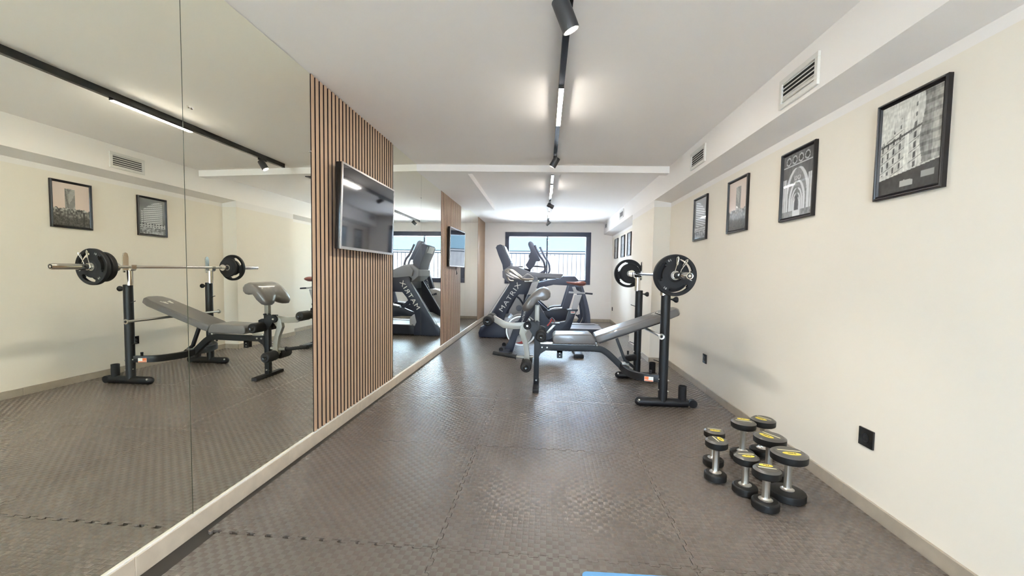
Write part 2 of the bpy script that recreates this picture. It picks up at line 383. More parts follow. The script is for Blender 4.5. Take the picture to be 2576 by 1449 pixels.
# ------------------------------------------------------------------ mirrors and slat panels on the left wall
def mirror(y0, y1, top, label, notch=None):
    t = thing('wall_mirror', (MX, y0, .073), label, 'mirror')
    b = B()
    if notch: poly = [(y0+.0018, .0735), (y1-.0018, .0735), (y1-.0018, H2-.004), (notch, H2-.004), (notch, H1-.004), (y0+.0018, H1-.004)]
    else: poly = [(y0+.0018, .0735), (y1-.0018, .0735), (y1-.0018, top-.004), (y0+.0018, top-.004)]
    b.prism(poly, MX-.005, MX, 'x'); b.build('glass', 'mirror_silver', t, smooth=False)
    B().box(MX-.0050, MX-.0012, y1-.0012, y1+.0012, .074, min(top, H2)-.005).build('edge_strip', 'mirror_edge', t, smooth=False)
    return t
def clip(t, y, z):
    B().cone((MX, y, z), (MX+.006, y, z), .006, .004, 12).build('clip', 'chrome', t)
mirror(-2.29, -1.15, H1, 'tall wall mirror at the camera end of the left wall, outside the picture')
mirror(-1.15, .2, H1, 'tall wall mirror beside the camera, outside the picture')
mirror(.2, 1.557, H1, 'tall wall mirror at the left edge, showing the first picture and weight plates')
m2 = mirror(1.557, 2.463, H1, 'tall wall mirror touching the near end of the slatted panel behind the big television')
clip(m2, 2.455, 1.826); clip(m2, 1.60, 1.75); clip(m2, 1.585, 1.75)
m3 = mirror(3.845, 4.742, H1, 'tall wall mirror notched around the ceiling beam, just past the large television', notch=4.566)
clip(m3, 4.735, 1.957)
mirror(4.742, 5.655, H2, 'narrow wall mirror just before the second slatted panel')
mirror(7.02, 7.43, H2, 'slim strip of wall mirror just past the second slatted panel')
mirror(7.43, 7.892, H1, 'slim strip of wall mirror under the end of the ceiling bulkhead')
mirror(7.892, 8.81, H1, 'farthest wall mirror, touching the last slatted panel by the window wall')
def slat_panel(y0, y1, top, label):
    t = thing('slat_panel', (XL+.01, y0, .07), label, 'wall panel')
    B().box(XL+.0005, -1.458, y0, y1, .07, top-.001).build('backing', 'black_felt', t, smooth=False)
    n = round((y1-y0)/.0505); p = (y1-y0)/n; proto = None
    for k in range(n):
        if proto is None:
            b = B(); b.box(-1.458, -1.4440, y0, y0+.030, .074, top-.002); b.box(-1.458, -1.4485, y0+.0372, y0+.0438, .074, top-.002)
            proto = b.build('slat', 'oak', t, smooth=False); proto.data.materials.append(MATS['black_felt'])
            for pf in proto.data.polygons: pf.material_index = 0 if pf.normal.x > .5 else 1
        else:
            o = proto.copy(); col.objects.link(o); o.parent = t; o.location = (0, k*p, 0)
    return t
slat_panel(2.468, 3.841, H1, 'vertical oak slat panel behind the large nearest television')
slat_panel(5.66, 7.015, H2, 'vertical oak slat panel behind the farther television')
slat_panel(8.815, 9.84, H1, 'vertical oak slat panel in the corner by the window wall')

# ------------------------------------------------------------------ televisions
def tv(y0, y1, z0, z1, xn, xf, tilt, label, cable):
    """screen faces +X; xn/xf: face x at near and far end; tilt: bottom closer to wall"""
    t = thing('television', ((xn+xf)/2, (y0+y1)/2, z0), label, 'television')
    def P(y, z, off):
        f = (y-y0)/(y1-y0); g = (z-z0)/(z1-z0); return (xn+(xf-xn)*f-tilt*(1-g)+off, y, z)
    def slab(ya, yb, za, zb, o0, o1):
        b = B(); r = lambda o: [P(ya, za, o), P(yb, za, o), P(yb, zb, o), P(ya, zb, o)]
        return b.loft([r(o0), r(o1)])
    slab(y0, y1, z0, z1, -.045, -.006).build('housing', 'black_gloss', t, bev=.004)
    b = B(); e = .013
    for q in ((y0, y1, z0, z0+e*1.4), (y0, y1, z1-e, z1), (y0, y0+e, z0+e*1.4, z1-e), (y1-e, y1, z0+e*1.4, z1-e)):
        r = lambda o: [P(q[0], q[2], o), P(q[1], q[2], o), P(q[1], q[3], o), P(q[0], q[3], o)]
        b.loft([r(-.008), r(0)])
    b.build('bezel', 'tv_silver', t, smooth=False)
    slab(y0+e, y1-e, z0+e*1.4, z1-e, -.0062, -.003).build('screen', 'tv_glass', t, smooth=False)
    ym, zm = (y0+y1)/2, (z0+z1)/2
    B().box(-1.4435, -1.412, ym-.2, ym+.2, zm-.12, zm+.12).box(-1.412, P(ym, zm, -.045)[0], ym-.05, ym+.05, zm-.08, zm+.08).build('wall_bracket', 'black_metal', t, bev=.002)
    if cable: B().tube([(P(ym, z0, -.03)[0], ym+.02, z0+.005), (P(ym, z0, -.03)[0], ym+.03, z0-.05), (P(ym, z0, -.02)[0], ym+.06, z0-.10), (P(ym, z0, -.02)[0], ym+.02, z0-.12), (P(ym, z0, -.02)[0], ym, z0-.08)], .004, sub=4).build('cable', 'cable_black', t)
    return t
tv(2.68, 3.65, 1.248, 1.826, -1.352, -1.356, .017, 'large flat television on the nearest slat panel', False)
tv(6.0, 6.9, 1.19, 1.775, -1.388, -1.345, .012, 'smaller flat television on the farther slat panel, cable dangling below', True)

# ------------------------------------------------------------------ track lights
def track(y0, y1, x0, x1, label):
    t = thing('light_track', (x0, y0, H1), label, 'light track'); b = B()
    def r(x, y): return [(x-.017, y, H1-.0005), (x+.017, y, H1-.0005), (x+.017, y, H1-.046), (x-.017, y, H1-.046)]
    b.loft([r(x0, y0), r(x1, y1)]); b.build('rail_profile', 'track_metal', t, bev=.0015, seg=1)
    b = B()
    def r2(x, y): return [(x-.009, y, H1-.046), (x+.009, y, H1-.046), (x+.009, y, H1-.0465), (x-.009, y, H1-.0465)]
    b.loft([r2(x0, y0+.01), r2(x1, y1-.01)]); b.build('slot', 'black_gloss', t, smooth=False)
    return t
def led(x, y0, y1, label):
    t = thing('linear_light', (x, y0, H1-.05), label, 'light', 'linear lights')
    B().box(x-.0165, x+.0165, y0, y1, H1-.058, H1-.0468).build('housing', 'track_metal', t, smooth=False)
    B().box(x-.014, x+.014, y0+.008, y1-.008, H1-.0605, H1-.058).build('diffuser', 'led_glow', t, smooth=False)
def spot(x, y, top, tip, power, label, r=.034):
    """cylinder from top to tip hanging under the track"""
    top = Vector(top); tip = Vector(tip); d = (tip-top).normalized()
    t = thing('spotlight', (x, y, H1-.05), label, 'spotlight')
    b = B(); b.box(x-.016, x+.016, y-.05, y+.05, H1-.060, H1-.0468); b.cone((x, y, H1-.06), (x, y, top.z-.0), .008); b.build('mount', 'track_metal', t)
    b = B(); b.lathe(top, d, [(0, .001), (0, r*.94), (.004, r), ((tip-top).length, r), ((tip-top).length, r*.88), ((tip-top).length-.012, r*.86), ((tip-top).length-.012, .001)])
    b.build('can', 'spot_metal', t)
    B().lathe(tip-d*.0115, d, [(0, .001), (0, r*.82), (.0015, r*.82), (.0015, .001)]).build('lens', 'spot_glow', t)
    B().lathe(tip-d*.003, d, [(0, r*.88), (0, r*.99), (.0035, r*.98), (.0035, r*.88), (0, r*.88)]).build('rim', 'satin_steel', t)
    ld = bpy.data.lights.new('bulb', 'SPOT'); ld.energy = power; ld.spot_size = math.radians(58); ld.spot_blend = .9; ld.shadow_soft_size = .03; ld.color = (1, .93, .82)
    lo = bpy.data.objects.new('bulb', ld); col.objects.link(lo); lo.parent = t
    lo.location = tip+d*.004-Vector(t.location); lo.rotation_euler = d.to_track_quat('-Z', 'Y').to_euler()
track(-2.0, 4.50, .085, .072, 'near black ceiling track running from the camera to the beam')
track(4.93, 9.45, .062, .035, 'far black ceiling track between the beam and the window wall')
led(.083, -1.9, -1.25, 'added unseen linear light on the near track, at the back wall behind the camera')  # unseen strip added to brighten the room
led(.083, -.75, -.10, 'added unseen linear light on the near track, behind the camera')  # second unseen strip, also added for brightness
led(.076, 2.63, 3.28, 'large glowing linear light on the near track, between its two spotlights')
led(.060, 5.42, 5.98, 'glowing linear light on the far track just behind the beam')
led(.048, 7.75, 8.45, 'smallest glowing linear light, on the far track close to the window')
spot(.078, 1.80, (.035, 1.79, 2.235), (.088, 1.81, 2.118), SPOT, 'nearest spotlight, cut off by the top edge, tilted to the right', .036)
spot(.074, 4.15, (.095, 4.15, 2.235), (.045, 4.16, 2.150), SPOT*.8, 'black spotlight hanging in front of the ceiling beam', .033)
spot(.052, 6.80, (.015, 6.80, 2.222), (.105, 6.82, 2.178), SPOT*.25, 'spotlight on the far track pointing sideways to the right', .034)
spot(.037, 9.10, (.085, 9.10, 2.232), (.005, 9.12, 2.160), SPOT*.5, 'farthest spotlight, hanging in front of the window wall', .034)

# ------------------------------------------------------------------ vents and sockets
def vent(y0, y1, z0, z1, n, label):
    t = thing('air_vent', (XS, (y0+y1)/2, z0), label, 'vent', 'air vents on the soffit')
    B().box(XS-.004, XS-.0002, y0-.0, y1, z0, z1).build('backing', 'vent_dark', t, smooth=False)
    b = B(); e = .026; f = XS-.014
    b.box(f, XS-.0004, y0-e, y1+e, z1, z1+e).box(f, XS-.0004, y0-e, y1+e, z0-e, z0).box(f, XS-.0004, y0-e, y0, z0, z1).box(f, XS-.0004, y1, y1+e, z0, z1)
    b.build('vent_frame', 'vent_white', t, bev=.0015, seg=1)
    p = (z1-z0)/n; proto = None
    for k in range(n):
        if proto is None:
            b = B(); z = z0+p*.32; a = [(XS-.012, z), (XS-.0105, z+.0025), (XS-.0045, z+p*.62), (XS-.0045, z+p*.62-.004)]
            b.loft([[(x, y0+.0005, zz) for x, zz in a], [(x, y1-.0005, zz) for x, zz in a]]); proto = b.build('louvre', 'vent_white', t, smooth=False)
        else: o = proto.copy(); col.objects.link(o); o.parent = t; o.location = (0, 0, k*p)
    return t
nv = vent(2.265, 2.555, 2.085, 2.195, 5, 'nearest air vent in the soffit, above the tallest pictures')
B().box(XS-.0048, XS-.0042, 2.266, 2.554, 2.086, 2.127).build('damper', 'vent_white', nv, smooth=False)
vent(3.73, 4.03, 2.10, 2.20, 5, 'air vent in the soffit just before the beam')
vent(7.42, 7.74, 2.135, 2.225, 4, 'small air vent in the soffit past the pillar')
vent(9.33, 9.62, 2.15, 2.235, 4, 'farthest air vent, in the soffit by the window wall')
def socket(y, z, label):
    t = thing('wall_socket', (XR, y, z-.043), label, 'socket', 'black wall sockets')
    B().box(XR-.009, XR-.0003, y-.044, y+.044, z-.043, z+.043).build('cover_plate', 'black_gloss', t, bev=.002)
    B().lathe((XR-.0092, y, z), (-1, 0, 0), [(0, .021), (.0018, .0215), (.0018, .019), (-.0, .018), (0, .001)]).build('socket_ring', 'black_rubber', t)
    B().cone((XR-.0092, y+.0, z+.012), (XR-.0112, y, z+.012), .0026, .0022, 10).build('pin', 'chrome', t)
    B().cone((XR-.0090, y-.009, z-.002), (XR-.0096, y-.009, z-.002), .003, .003, 10).cone((XR-.0090, y+.009, z-.002), (XR-.0096, y+.009, z-.002), .003, .003, 10).build('socket_hole', 'vent_dark', t)
socket(2.080, .345, 'black wall socket nearest the dumbbells')
socket(4.085, .314, 'black wall socket behind the weight bench rack')
socket(9.60, .330, 'tiny black wall socket in the far corner')

# ------------------------------------------------------------------ framed pictures
def hsh(a, b): 
    v = math.sin(a*127.1+b*311.7)*43758.5453; return v-math.floor(v)
def vn(x, y):
    i, j = math.floor(x), math.floor(y); u, v = x-i, y-j; u = u*u*(3-2*u); v = v*v*(3-2*v)
    return (hsh(i, j)*(1-u)+hsh(i+1, j)*u)*(1-v)+(hsh(i, j+1)*(1-u)+hsh(i+1, j+1)*u)*v
def art_street(u, v):       # classical corner building, seen up a street; u to the right, v up
    g = .86-.1*vn(u*3, v*3)
    if u > .70+.03*math.sin(v*9):                              # dark shaded block on the right
        g = .42+.22*vn(u*14, v*5)-.12*(math.sin(v*60) > .4)
        if u > .86: g += .12
    else:
        top = .52+.42*min(1, u/.62)+.05*(math.sin(u*38) > .3)+(.05 if .50 < u < .64 else 0)
        if v < top:
            vv = v-.30*(u-.6)                                   # floors converge to the left
            fl = (vv*9.5) % 1; cw = (u*(11-3*u)) % 1; g = .74+.10*vn(u*20, v*20)
            if v < .60+.2*u: 
                if .30 < cw < .62 and .18 < fl < .80 and v > .22: g = .20+.2*vn(u*50, v*50)
                if fl < .09: g = .45
            else:
                if .4 < cw < .6 and .3 < fl < .7: g = .33
            if .42 < u < .50: g = .88
            if abs(v-(.545+.17*u)) < .012: g = .28
    if v < .17+.09*u: g = .10+.12*vn(u*30, v*30)
    if abs(v-(.175+.09*u)) < .008: g = .8
    if .72 < u < .92 and .10 < v < .17: g = .62
    if .38 < u < .6 and .05 < v < .10+.02*vn(u*20, 1): g = .7
    if v > .17+.09*u: g += .16*(vn(u*46, v*30)-.5)+.10*(vn(u*90, v*9)-.5)+.08*(vn(u*7+3, v*60)-.5)
    return (g, g, g*.97)
def art_arches(u, v):
    x = u-.5; g = .30+.18*vn(u*22, v*7)+.1*math.sin(u*60)
    if v > .62: g = .24+.16*vn(u*25, v*6)
    for k in range(4):
        cx0 = .155+.21*k+.02; r = math.hypot((u-cx0), (v-.895)*1.28)
        if r < .085: g = .72+.15*math.sin(math.atan2(v-.895, u-cx0)*9)
        if r < .060: g = .15
    if abs(v-.815) < .008: g = .8
    sc_, yb = 1.0, 0
    for k, (hw, top, lw) in enumerate(((.36, .76, .045), (.24, .55, .035), (.17, .44, .026), (.12, .36, .02), (.09, .30, .016))):
        base = top-hw*1.15
        if v > base: d = max(abs(x)/hw, 0); edge = hw*math.sqrt(max(0, 1-((v-base)/(top-base))**1.6))
        else: edge = hw
        if v < top and abs(abs(x)-edge) < lw: g = .86
        elif v < top and abs(x) < edge: g = .42+.15*vn(u*30, v*30)-.03*k
    if abs(x) > .36 and v < .62: g = .72+.14*math.sin(u*95)+.1*vn(u*10, v*20)
    if abs(x) < .05 and v < .32: g = .22
    if v < .09: g = .42+.2*vn(u*20, v*30)
    if abs(x) < .13 and v < .09: g = .85
    if .56 < v < .63 and abs(x) < .12 and abs(math.hypot(abs(x)-.055, v-.60)-.035) < .01: g = .9
    return (g*.97, g*.98, g)
def art_tower(u, v):
    c = (.84, .77, .73)
    g = None
    if .40 < u < .68 and .33 < v < .88:
        s = (v*34+(u-.58)*(-3 if u > .58 else 1)) % 1; g = (.72 if s < .5 else .36)-(.08 if u > .58 else 0)
    if v < .36+.05*vn(u*14, 1)+.03*vn(u*50, 4): g = .16+.62*vn(u*26, v*26)*max(.25, v*2.6)
    if v < .20: g = .14+.25*vn(u*60, v*60)
    if .14 < u < .20 and v < .36: g = .18
    return c if g is None else (g, g, g*.97)
def art_block(u, v):
    g = .38+.1*vn(u*6, v*6)
    top = .93-.55*max(0, u-.25)**1.6
    if .10 < u < .93 and v < top and v > .30:
        s = ((v-(.16*(.3-u)))*17) % 1; g = .80 if s < .58 else .38
        if abs(u-.86) < .008: g = .3
    elif v <= .30:
        g = .62+.2*vn(u*30, v*30)
        if ((v*13) % 1) > .45 and ((u*9) % 1) > .45 and v > .2: g = .15
        if v < .18: g = .30+.45*vn(u*18, v*30)
    return (g*.98, g, g*1.02)
def art_grey(seed):
    def f(u, v):
        g = .34+.3*vn(u*8+seed, v*14)+.1*math.sin(u*50+seed)
        if v > .62: g = .62+.1*vn(u*5+seed, v*5)
        if abs(u-.5-.1*math.sin(seed)) < .14 and v < .85: g = .5+.25*((v*24) % 1 > .5)
        return (g*.94, g*.98, g)
    return f
def picture(y0, y1, art, label, nx=90, z0=1.458, z1=1.890):
    """hangs on the right wall; y0 far... near edge is y0, seen from inside u runs from far (left) to near (right)"""
    t = thing('framed_picture', (XR, (y0+y1)/2, z0), label, 'picture', 'framed black and white city photographs')
    f = .022; b = B(); x0 = XR-.022
    def prof(d): return [(0, XR-.0006), (0, x0+.004), (.004, x0), (.009, x0+.001), (.012, x0+.007), (.0165, x0+.004), (.0215, x0+.012), (.0215, XR-.0006)]
    P = prof(0); corners = [(y0, z0, 1, 1), (y1, z0, -1, 1), (y1, z1, -1, -1), (y0, z1, 1, -1)]
    R = [[(x, cy+sy*d, cz+sz*d) for d, x in P] for cy, cz, sy, sz in corners]; R.append(R[0])
    V = [[b.bm.verts.new(p) for p in r] for r in R[:4]]
    for i in range(4):
        A, C = V[i], V[(i+1) % 4]
        for k in range(len(P)): b._f([A[k], A[(k+1) % len(P)], C[(k+1) % len(P)], C[k]])
    b.build('picture_frame', 'picture_black', t, smooth=False)
    ny = int(nx*(z1-z0)/(y1-y0)); ya, yb, za, zb = y0+f-.001, y1-f+.001, z0+f-.001, z1-f+.001
    vs = []; cols = []
    for j in range(ny+1):
        for i in range(nx+1):
            u, v = i/nx, j/ny
            vs.append((XR-.010-XR, yb-(yb-ya)*u-(y0+y1)/2, za+(zb-za)*v-z0)); c = art(u, v); cols += [min(1, max(0, q)**2.2) for q in c]+[1]
    fs = [(j*(nx+1)+i, j*(nx+1)+i+1, (j+1)*(nx+1)+i+1, (j+1)*(nx+1)+i) for j in range(ny) for i in range(nx)]
    me = bpy.data.meshes.new('print'); me.from_pydata(vs, [], fs); ca = me.color_attributes.new('ink', 'FLOAT_COLOR', 'POINT'); ca.data.foreach_set('color', cols)
    me.materials.append(MATS['photo_print']); o = bpy.data.objects.new('print', me); col.objects.link(o); o.parent = t
picture(1.772, 2.112, art_street, 'framed photograph of an old ornate street corner building, the largest and nearest', 120)
picture(2.557, 2.900, art_arches, 'framed photograph of nested pointed arches, second from the camera', 100)
picture(3.353, 3.697, art_tower, 'framed photograph of a lone striped tower above trees', 80)
picture(4.153, 4.502, art_block, 'framed photograph of a curved banded block, beside the pillar', 70)
picture(7.69, 8.02, art_grey(1), 'far framed photograph half hidden by the pillar edge', 40)
picture(8.30, 8.66, art_grey(5), 'far framed photograph, middle of the three past the pillar', 40)
picture(9.06, 9.44, art_grey(9), 'far framed photograph nearest the window wall', 40)

# ------------------------------------------------------------------ yoga mat at the bottom edge
b = B(); P = []
x0, x1, y1_, y0_ = .155, .76, 1.492, -.3
for cx_, cy_, a0 in ((x1-.02, y1_-.02+.0, 0), (x0+.02, y1_-.02, 90), (x0+.02, y0_+.02, 180), (x1-.02, y0_+.02, 270)):
    for k in range(7):
        a = math.radians(a0+k*15); P.append((cx_+.02*math.cos(a), cy_+.02*math.sin(a)))
b.prism([(x+(y-1.49)*.0, y+(x-.15)*.03) for x, y in P], .0012, .0095, 'z')
tag(b.build('yoga_mat', 'blue_foam', bev=.002), 'light blue exercise mat, only its rounded end showing at the bottom edge', 'mat')

# ------------------------------------------------------------------ dumbbells
def dumbbell(x, y, r, h, rot, num, label, lean=0, headt=None, oval=True):
    t = thing('dumbbell', (x, y, 0), label, 'dumbbell', 'dumbbells standing on end by the wall')
    ht = headt or (.040+.10*(r-.05)+.004)
    V = (x, y, 0)
    def head(z, flip):
        d = (0, 0, -1 if flip else 1)
        zz = z
        B().lathe((x, y, zz), d, [(0, .001), (0, r*.86), (.003, r*.93), (.006, r*.985), (.010, r), (ht-.0095, r), (ht-.0095, .001)], 40).build('head', 'urethane', t)
        B().lathe((x, y, zz), d, [(ht-.0095, .001), (ht-.0095, r*.998), (ht-.0085, r*.985), (ht-.001, r*.83), (ht, r*.80), (ht, .001)], 40).build('bevel_ring', 'urethane_face', t)  # lighter than the head: ceiling gloss put into the chamfer's colour
    head(ht, True); head(h-ht, False)
    B().lathe((x, y, h), (0, 0, 1), [(-.0004, .001), (-.0004, r*.80), (.0006, r*.79), (.0006, .001)], 40).build('end_face', 'urethane_face', t)
    B().lathe((x, y, ht), (0, 0, 1), [(0, .001), (0, .031), (.003, .031), (.006, .024), (.012, .0185), (.02, .017), (h-2*ht-.02, .017), (h-2*ht-.012, .0185), (h-2*ht-.006, .024), (h-2*ht-.003, .031), (h-2*ht, .031), (h-2*ht, .001)], 14).build('handle', 'satin_steel', t, sharp=20)
    ux = Vector((math.cos(rot), math.sin(rot), 0)); uy = Vector((-math.sin(rot), math.cos(rot), 0)); z = h+.0012
    c = Vector((x, y, z)); b = B()
    oc = c-uy*r*.36; n = 24
    ring = [oc+ux*math.cos(2*PI*k/n)*r*.50+uy*math.sin(2*PI*k/n)*r*.23 for k in range(n)]
    b.loft([ring, [p+Vector((0, 0, .0008)) for p in ring]]); b.build('number_badge', 'yellow_paint', t, smooth=False)
    text(num, oc+Vector((0, 0, .0018)), ux, uy, r*.42, r*.15, 'black_rubber', 'weight_mark', t, thick=.0003)
    b = B(); lc = c+uy*r*.10
    q = [lc-ux*r*.60-uy*r*.05, lc+ux*r*.64-uy*r*.05, lc+ux*r*.64+uy*r*.05, lc-ux*r*.64+uy*r*.05]
    b.loft([q, [p+Vector((0, 0, .0008)) for p in q]]); b.build('print_line', 'pale_print', t, smooth=False)
R_ = math.radians
dumbbell(.935, 2.283, .056, .225, R_(95), '6KG', 'small dumbbell in front at the left, nearest the open floor')
dumbbell(.995, 2.466, .056, .212, R_(-12), '6KG', 'small dumbbell hidden behind the front left one')
dumbbell(1.031, 2.159, .0585, .201, R_(-2), '8KG', 'short dumbbell in the middle of the front row')
dumbbell(1.062, 2.023, .0595, .200, R_(166), '8KG', 'short dumbbell standing closest to the camera')
dumbbell(1.219, 2.131, .081, .240, R_(-8), '20KG', 'widest dumbbell, at the right end nearest the wall socket')
dumbbell(1.238, 2.345, .079, .238, R_(-62), '20KG', 'wide dumbbell behind the widest one, round yellow badge on its left')
dumbbell(1.210, 2.585, .068, .232, R_(160), '12KG', 'medium dumbbell at the back, its whole handle showing')
dumbbell(1.352, 2.645, .068, .232, R_(-55), '12KG', 'medium dumbbell at the back against the baseboard')

# ------------------------------------------------------------------ weight bench
wb = thing('weight_bench', (.5, 4.0, 0), 'black adjustable weight bench with barbell rack, arm curl pad and leg lever', 'weight bench')
YC = 3.99
def rib(b, pts, y0, y1):      # closed XZ outline between two Y values
    return b.prism(pts, y0, y1, 'y')
def strip(path, half):        # XZ centre line -> outline of given half thickness
    L, R = [], []
    for i, p in enumerate(path):
        a = Vector(path[max(i-1, 0)]); c = Vector(path[min(i+1, len(path)-1)]); d = (c-a).normalized(); n_ = Vector((-d.y, d.x)); h = half[i] if isinstance(half, (list, tuple)) else half
        L.append(tuple(Vector(p)+n_*h)); R.append(tuple(Vector(p)-n_*h))
    return L+R[::-1]
def curve2(P, sub=5):
    P = [Vector(p) for p in P]; Q = []
    for i in range(len(P)-1):
        p0, p1, p2, p3 = P[max(i-1, 0)], P[i], P[i+1], P[min(i+2, len(P)-1)]
        for k in range(sub):
            u = k/sub; Q.append(.5*((2*p1)+(p2-p0)*u+(2*p0-5*p1+4*p2-p3)*u*u+(3*p1-p0-3*p2+p3)*u**3))
    return [tuple(q) for q in Q]+[tuple(P[-1])]
# front leg, foot and main beam
B().box(-.094, -.044, YC-.025, YC+.025, .035, .645).build('front_leg', 'black_metal', wb, bev=.004)
B().box(-.096, -.040, 3.775, 4.205, .003, .036).build('foot_bar', 'black_rubber', wb, bev=.004)
B().cone((-.097, YC-.026, .07), (-.097, YC-.034, .07), .001).cone((-.068, YC-.025, .075), (-.068, YC-.034, .075), .009, .006, 8).build('bolt', 'satin_steel', wb)
rib(B(), strip(curve2([(-.05, .395), (.25, .394), (.50, .396), (.58, .372), (.66, .305), (.74, .232), (.80, .205)]), .029), YC-.025, YC+.025).build('main_beam', 'black_metal', wb, bev=.003)
rib(B(), [(-.046, .43), (-.046, .30), (-.030, .335), (.02, .368), (.06, .372), (.06, .42)], YC-.029, YC-.0255).build('gusset_plate', 'black_metal', wb)
for xx, zz in ((-.018, .398), (.030, .398)):
    B().cone((xx, YC-.0295, zz), (xx, YC-.038, zz), .010, .006, 10).build('bolt', 'satin_steel', wb)
B().box(-.035, .085, YC-.022, YC+.022, .424, .442).build('seat_slide', 'satin_steel', wb, bev=.003)
# curved arms from the beam to the two uprights
for (yu, xu, zz) in ((3.553, .965, .235), (4.455, .955, .228)):
    s = 1 if yu > 4 else -1
    B().tube([(.738, YC+s*.012, .235), (.757, YC+s*.13, .225), (.777, YC+s*.265, .228), (.815, YC+s*.355, .231), (.875, YC+s*.405, .234), (xu+.01, YC+s*.432 if s < 0 else yu, .236)], 0, sub=4, sec=(.046, .062)).build('side_arm', 'black_metal', wb, bev=.003)
B().box(.735, .800, YC-.05, YC+.05, .262, .268).build('joint_plate', 'satin_steel', wb, bev=.002)
# sticker on the near arm, facing the camera
p0, p1 = Vector((.845, 3.665, 0)), Vector((.915, 3.597, 0)); nrm = Vector((-(p1-p0).y, (p1-p0).x, 0)).normalized()*-1
ux = (p1-p0).normalized(); oo = (p0+p1)/2
def decal(o, ux, uy, w_, h_, m_, nm, par, off=.001, lab=None):
    ux = Vector(ux).normalized(); uy = Vector(uy).normalized(); n_ = ux.cross(uy); b = B(); o = Vector(o)+n_*off
    q = [o-ux*w_/2-uy*h_/2, o+ux*w_/2-uy*h_/2, o+ux*w_/2+uy*h_/2, o-ux*w_/2+uy*h_/2]
    b.loft([q, [p+n_*.0006 for p in q]]); return b.build(nm, m_, par, lab, smooth=False)
# uprights
for (x, y, nm) in ((1.000, 3.545, 'near'), (.986, 4.470, 'far')):
    sg = -1 if nm == 'near' else 1
    B().lathe((x, y, .045), (0, 0, 1), [(0, .001), (0, .0375), (.893, .0375), (.897, .034), (.897, .001)], 24).build('upright', 'black_metal', wb)
    B().cone((x-.018, y, .935), (x-.018, y, 1.078), .0285, n=20).build('inner_post', 'chrome', wb)
    b = B(); cx_ = x+.018
    prof = [(y-.026, 1.055), (y+.026, 1.055), (y+.028, 1.20), (y+.020, 1.232), (y, 1.243), (y-.020, 1.232), (y-.028, 1.20)]
    b.prism(prof, cx_-.004, cx_+.005, 'x')
    b.prism([(x-.072, 1.128), (x-.066, 1.128), (x-.062, 1.092), (x-.050, 1.078), (cx_, 1.078), (cx_, 1.070), (x-.056, 1.070), (x-.069, 1.086)], y-.024, y+.024, 'y')
    b.build('bar_cradle', 'chrome', wb, bev=.001, seg=1)
    B().cone((x+.034, y, .905), (x+.056, y, .902), .0065, n=10).lathe((x+.054, y, .902), (1, 0, 0), [(0, .001), (0, .010), (.008, .013), (.020, .0235), (.034, .0255), (.042, .021), (.044, .001)], 18).build('knob', 'black_rubber', wb)
    B().tube([(x-.035, y-.012, .772), (x-.055, y-.012, .779), (x-.085, y-.012, .790)], .0035, n=6).build('wire_hook', 'black_metal', wb)
    B().tube([(x-.035, y-.012, .380), (x-.055, y-.012, .387), (x-.086, y-.012, .397)], .0035, n=6).build('wire_hook', 'black_metal', wb)
    # base foot along X with round cap, wheel and plate-storage cup
    B().lathe((x-.228, y, .0385), (1, 0, 0), [(0, .001), (.006, .018), (.018, .030), (.036, .0365), (.040, .037), (.432, .037), (.432, .001)], 22).build('base_foot', 'black_metal', wb)
    B().ball((x-.196, y-.030, .056), .010).build('rivet', 'satin_steel', wb)
    B().cone((x+.245, y-.022, .037), (x+.245, y+.022, .037), .034, n=22).build('wheel', 'black_rubber', wb)
    B().box(x+.200, x+.245, y-.006, y+.006, .030, .046).build('wheel_fork', 'black_metal', wb, bev=.001)
    B().lathe((x+.160, y, .065), (0, 0, 1), [(0, .001), (0, .033), (.118, .033), (.119, .028), (.02, .027), (.019, .001)], 20).build('storage_cup', 'black_rubber', wb)
    for zz in (.285, .205) if nm == 'far' else (.225, .135):
        B().ball((x+.037, y-.014, zz), .0085).build('bolt_head', 'satin_steel', wb); B().ball((x-.037, y-.012, zz+.01), .006).build('bolt_head', 'satin_steel', wb)
    # locking knob on the arm
    B().cone((x-.10, y-sg*.02-(.02 if sg > 0 else -.02)*0, .262), (x-.10, y-sg*.02, .302), .010, .012, 12).build('pop_pin', 'black_rubber', wb)
# long support rod under the back rest
B().cone((.957, 3.478, .600), (.950, 4.565, .600), .0125, n=16).build('support_rod', 'satin_steel', wb)
for yy in (3.472, 4.560):
    B().lathe((.957 if yy < 4 else .950, yy, .600), (0, 1, 0), [(0, .001), (0, .011), (-.0005, .012), (-.001, .0235), (.012, .0245), (.014, .001)], 20).build('rod_end', 'satin_steel', wb)
    B().cone((.957 if yy < 4 else .950, yy-.004, .600), (.957 if yy < 4 else .950, yy+.001, .600), .0105, n=14).build('rod_plug', 'black_rubber', wb)
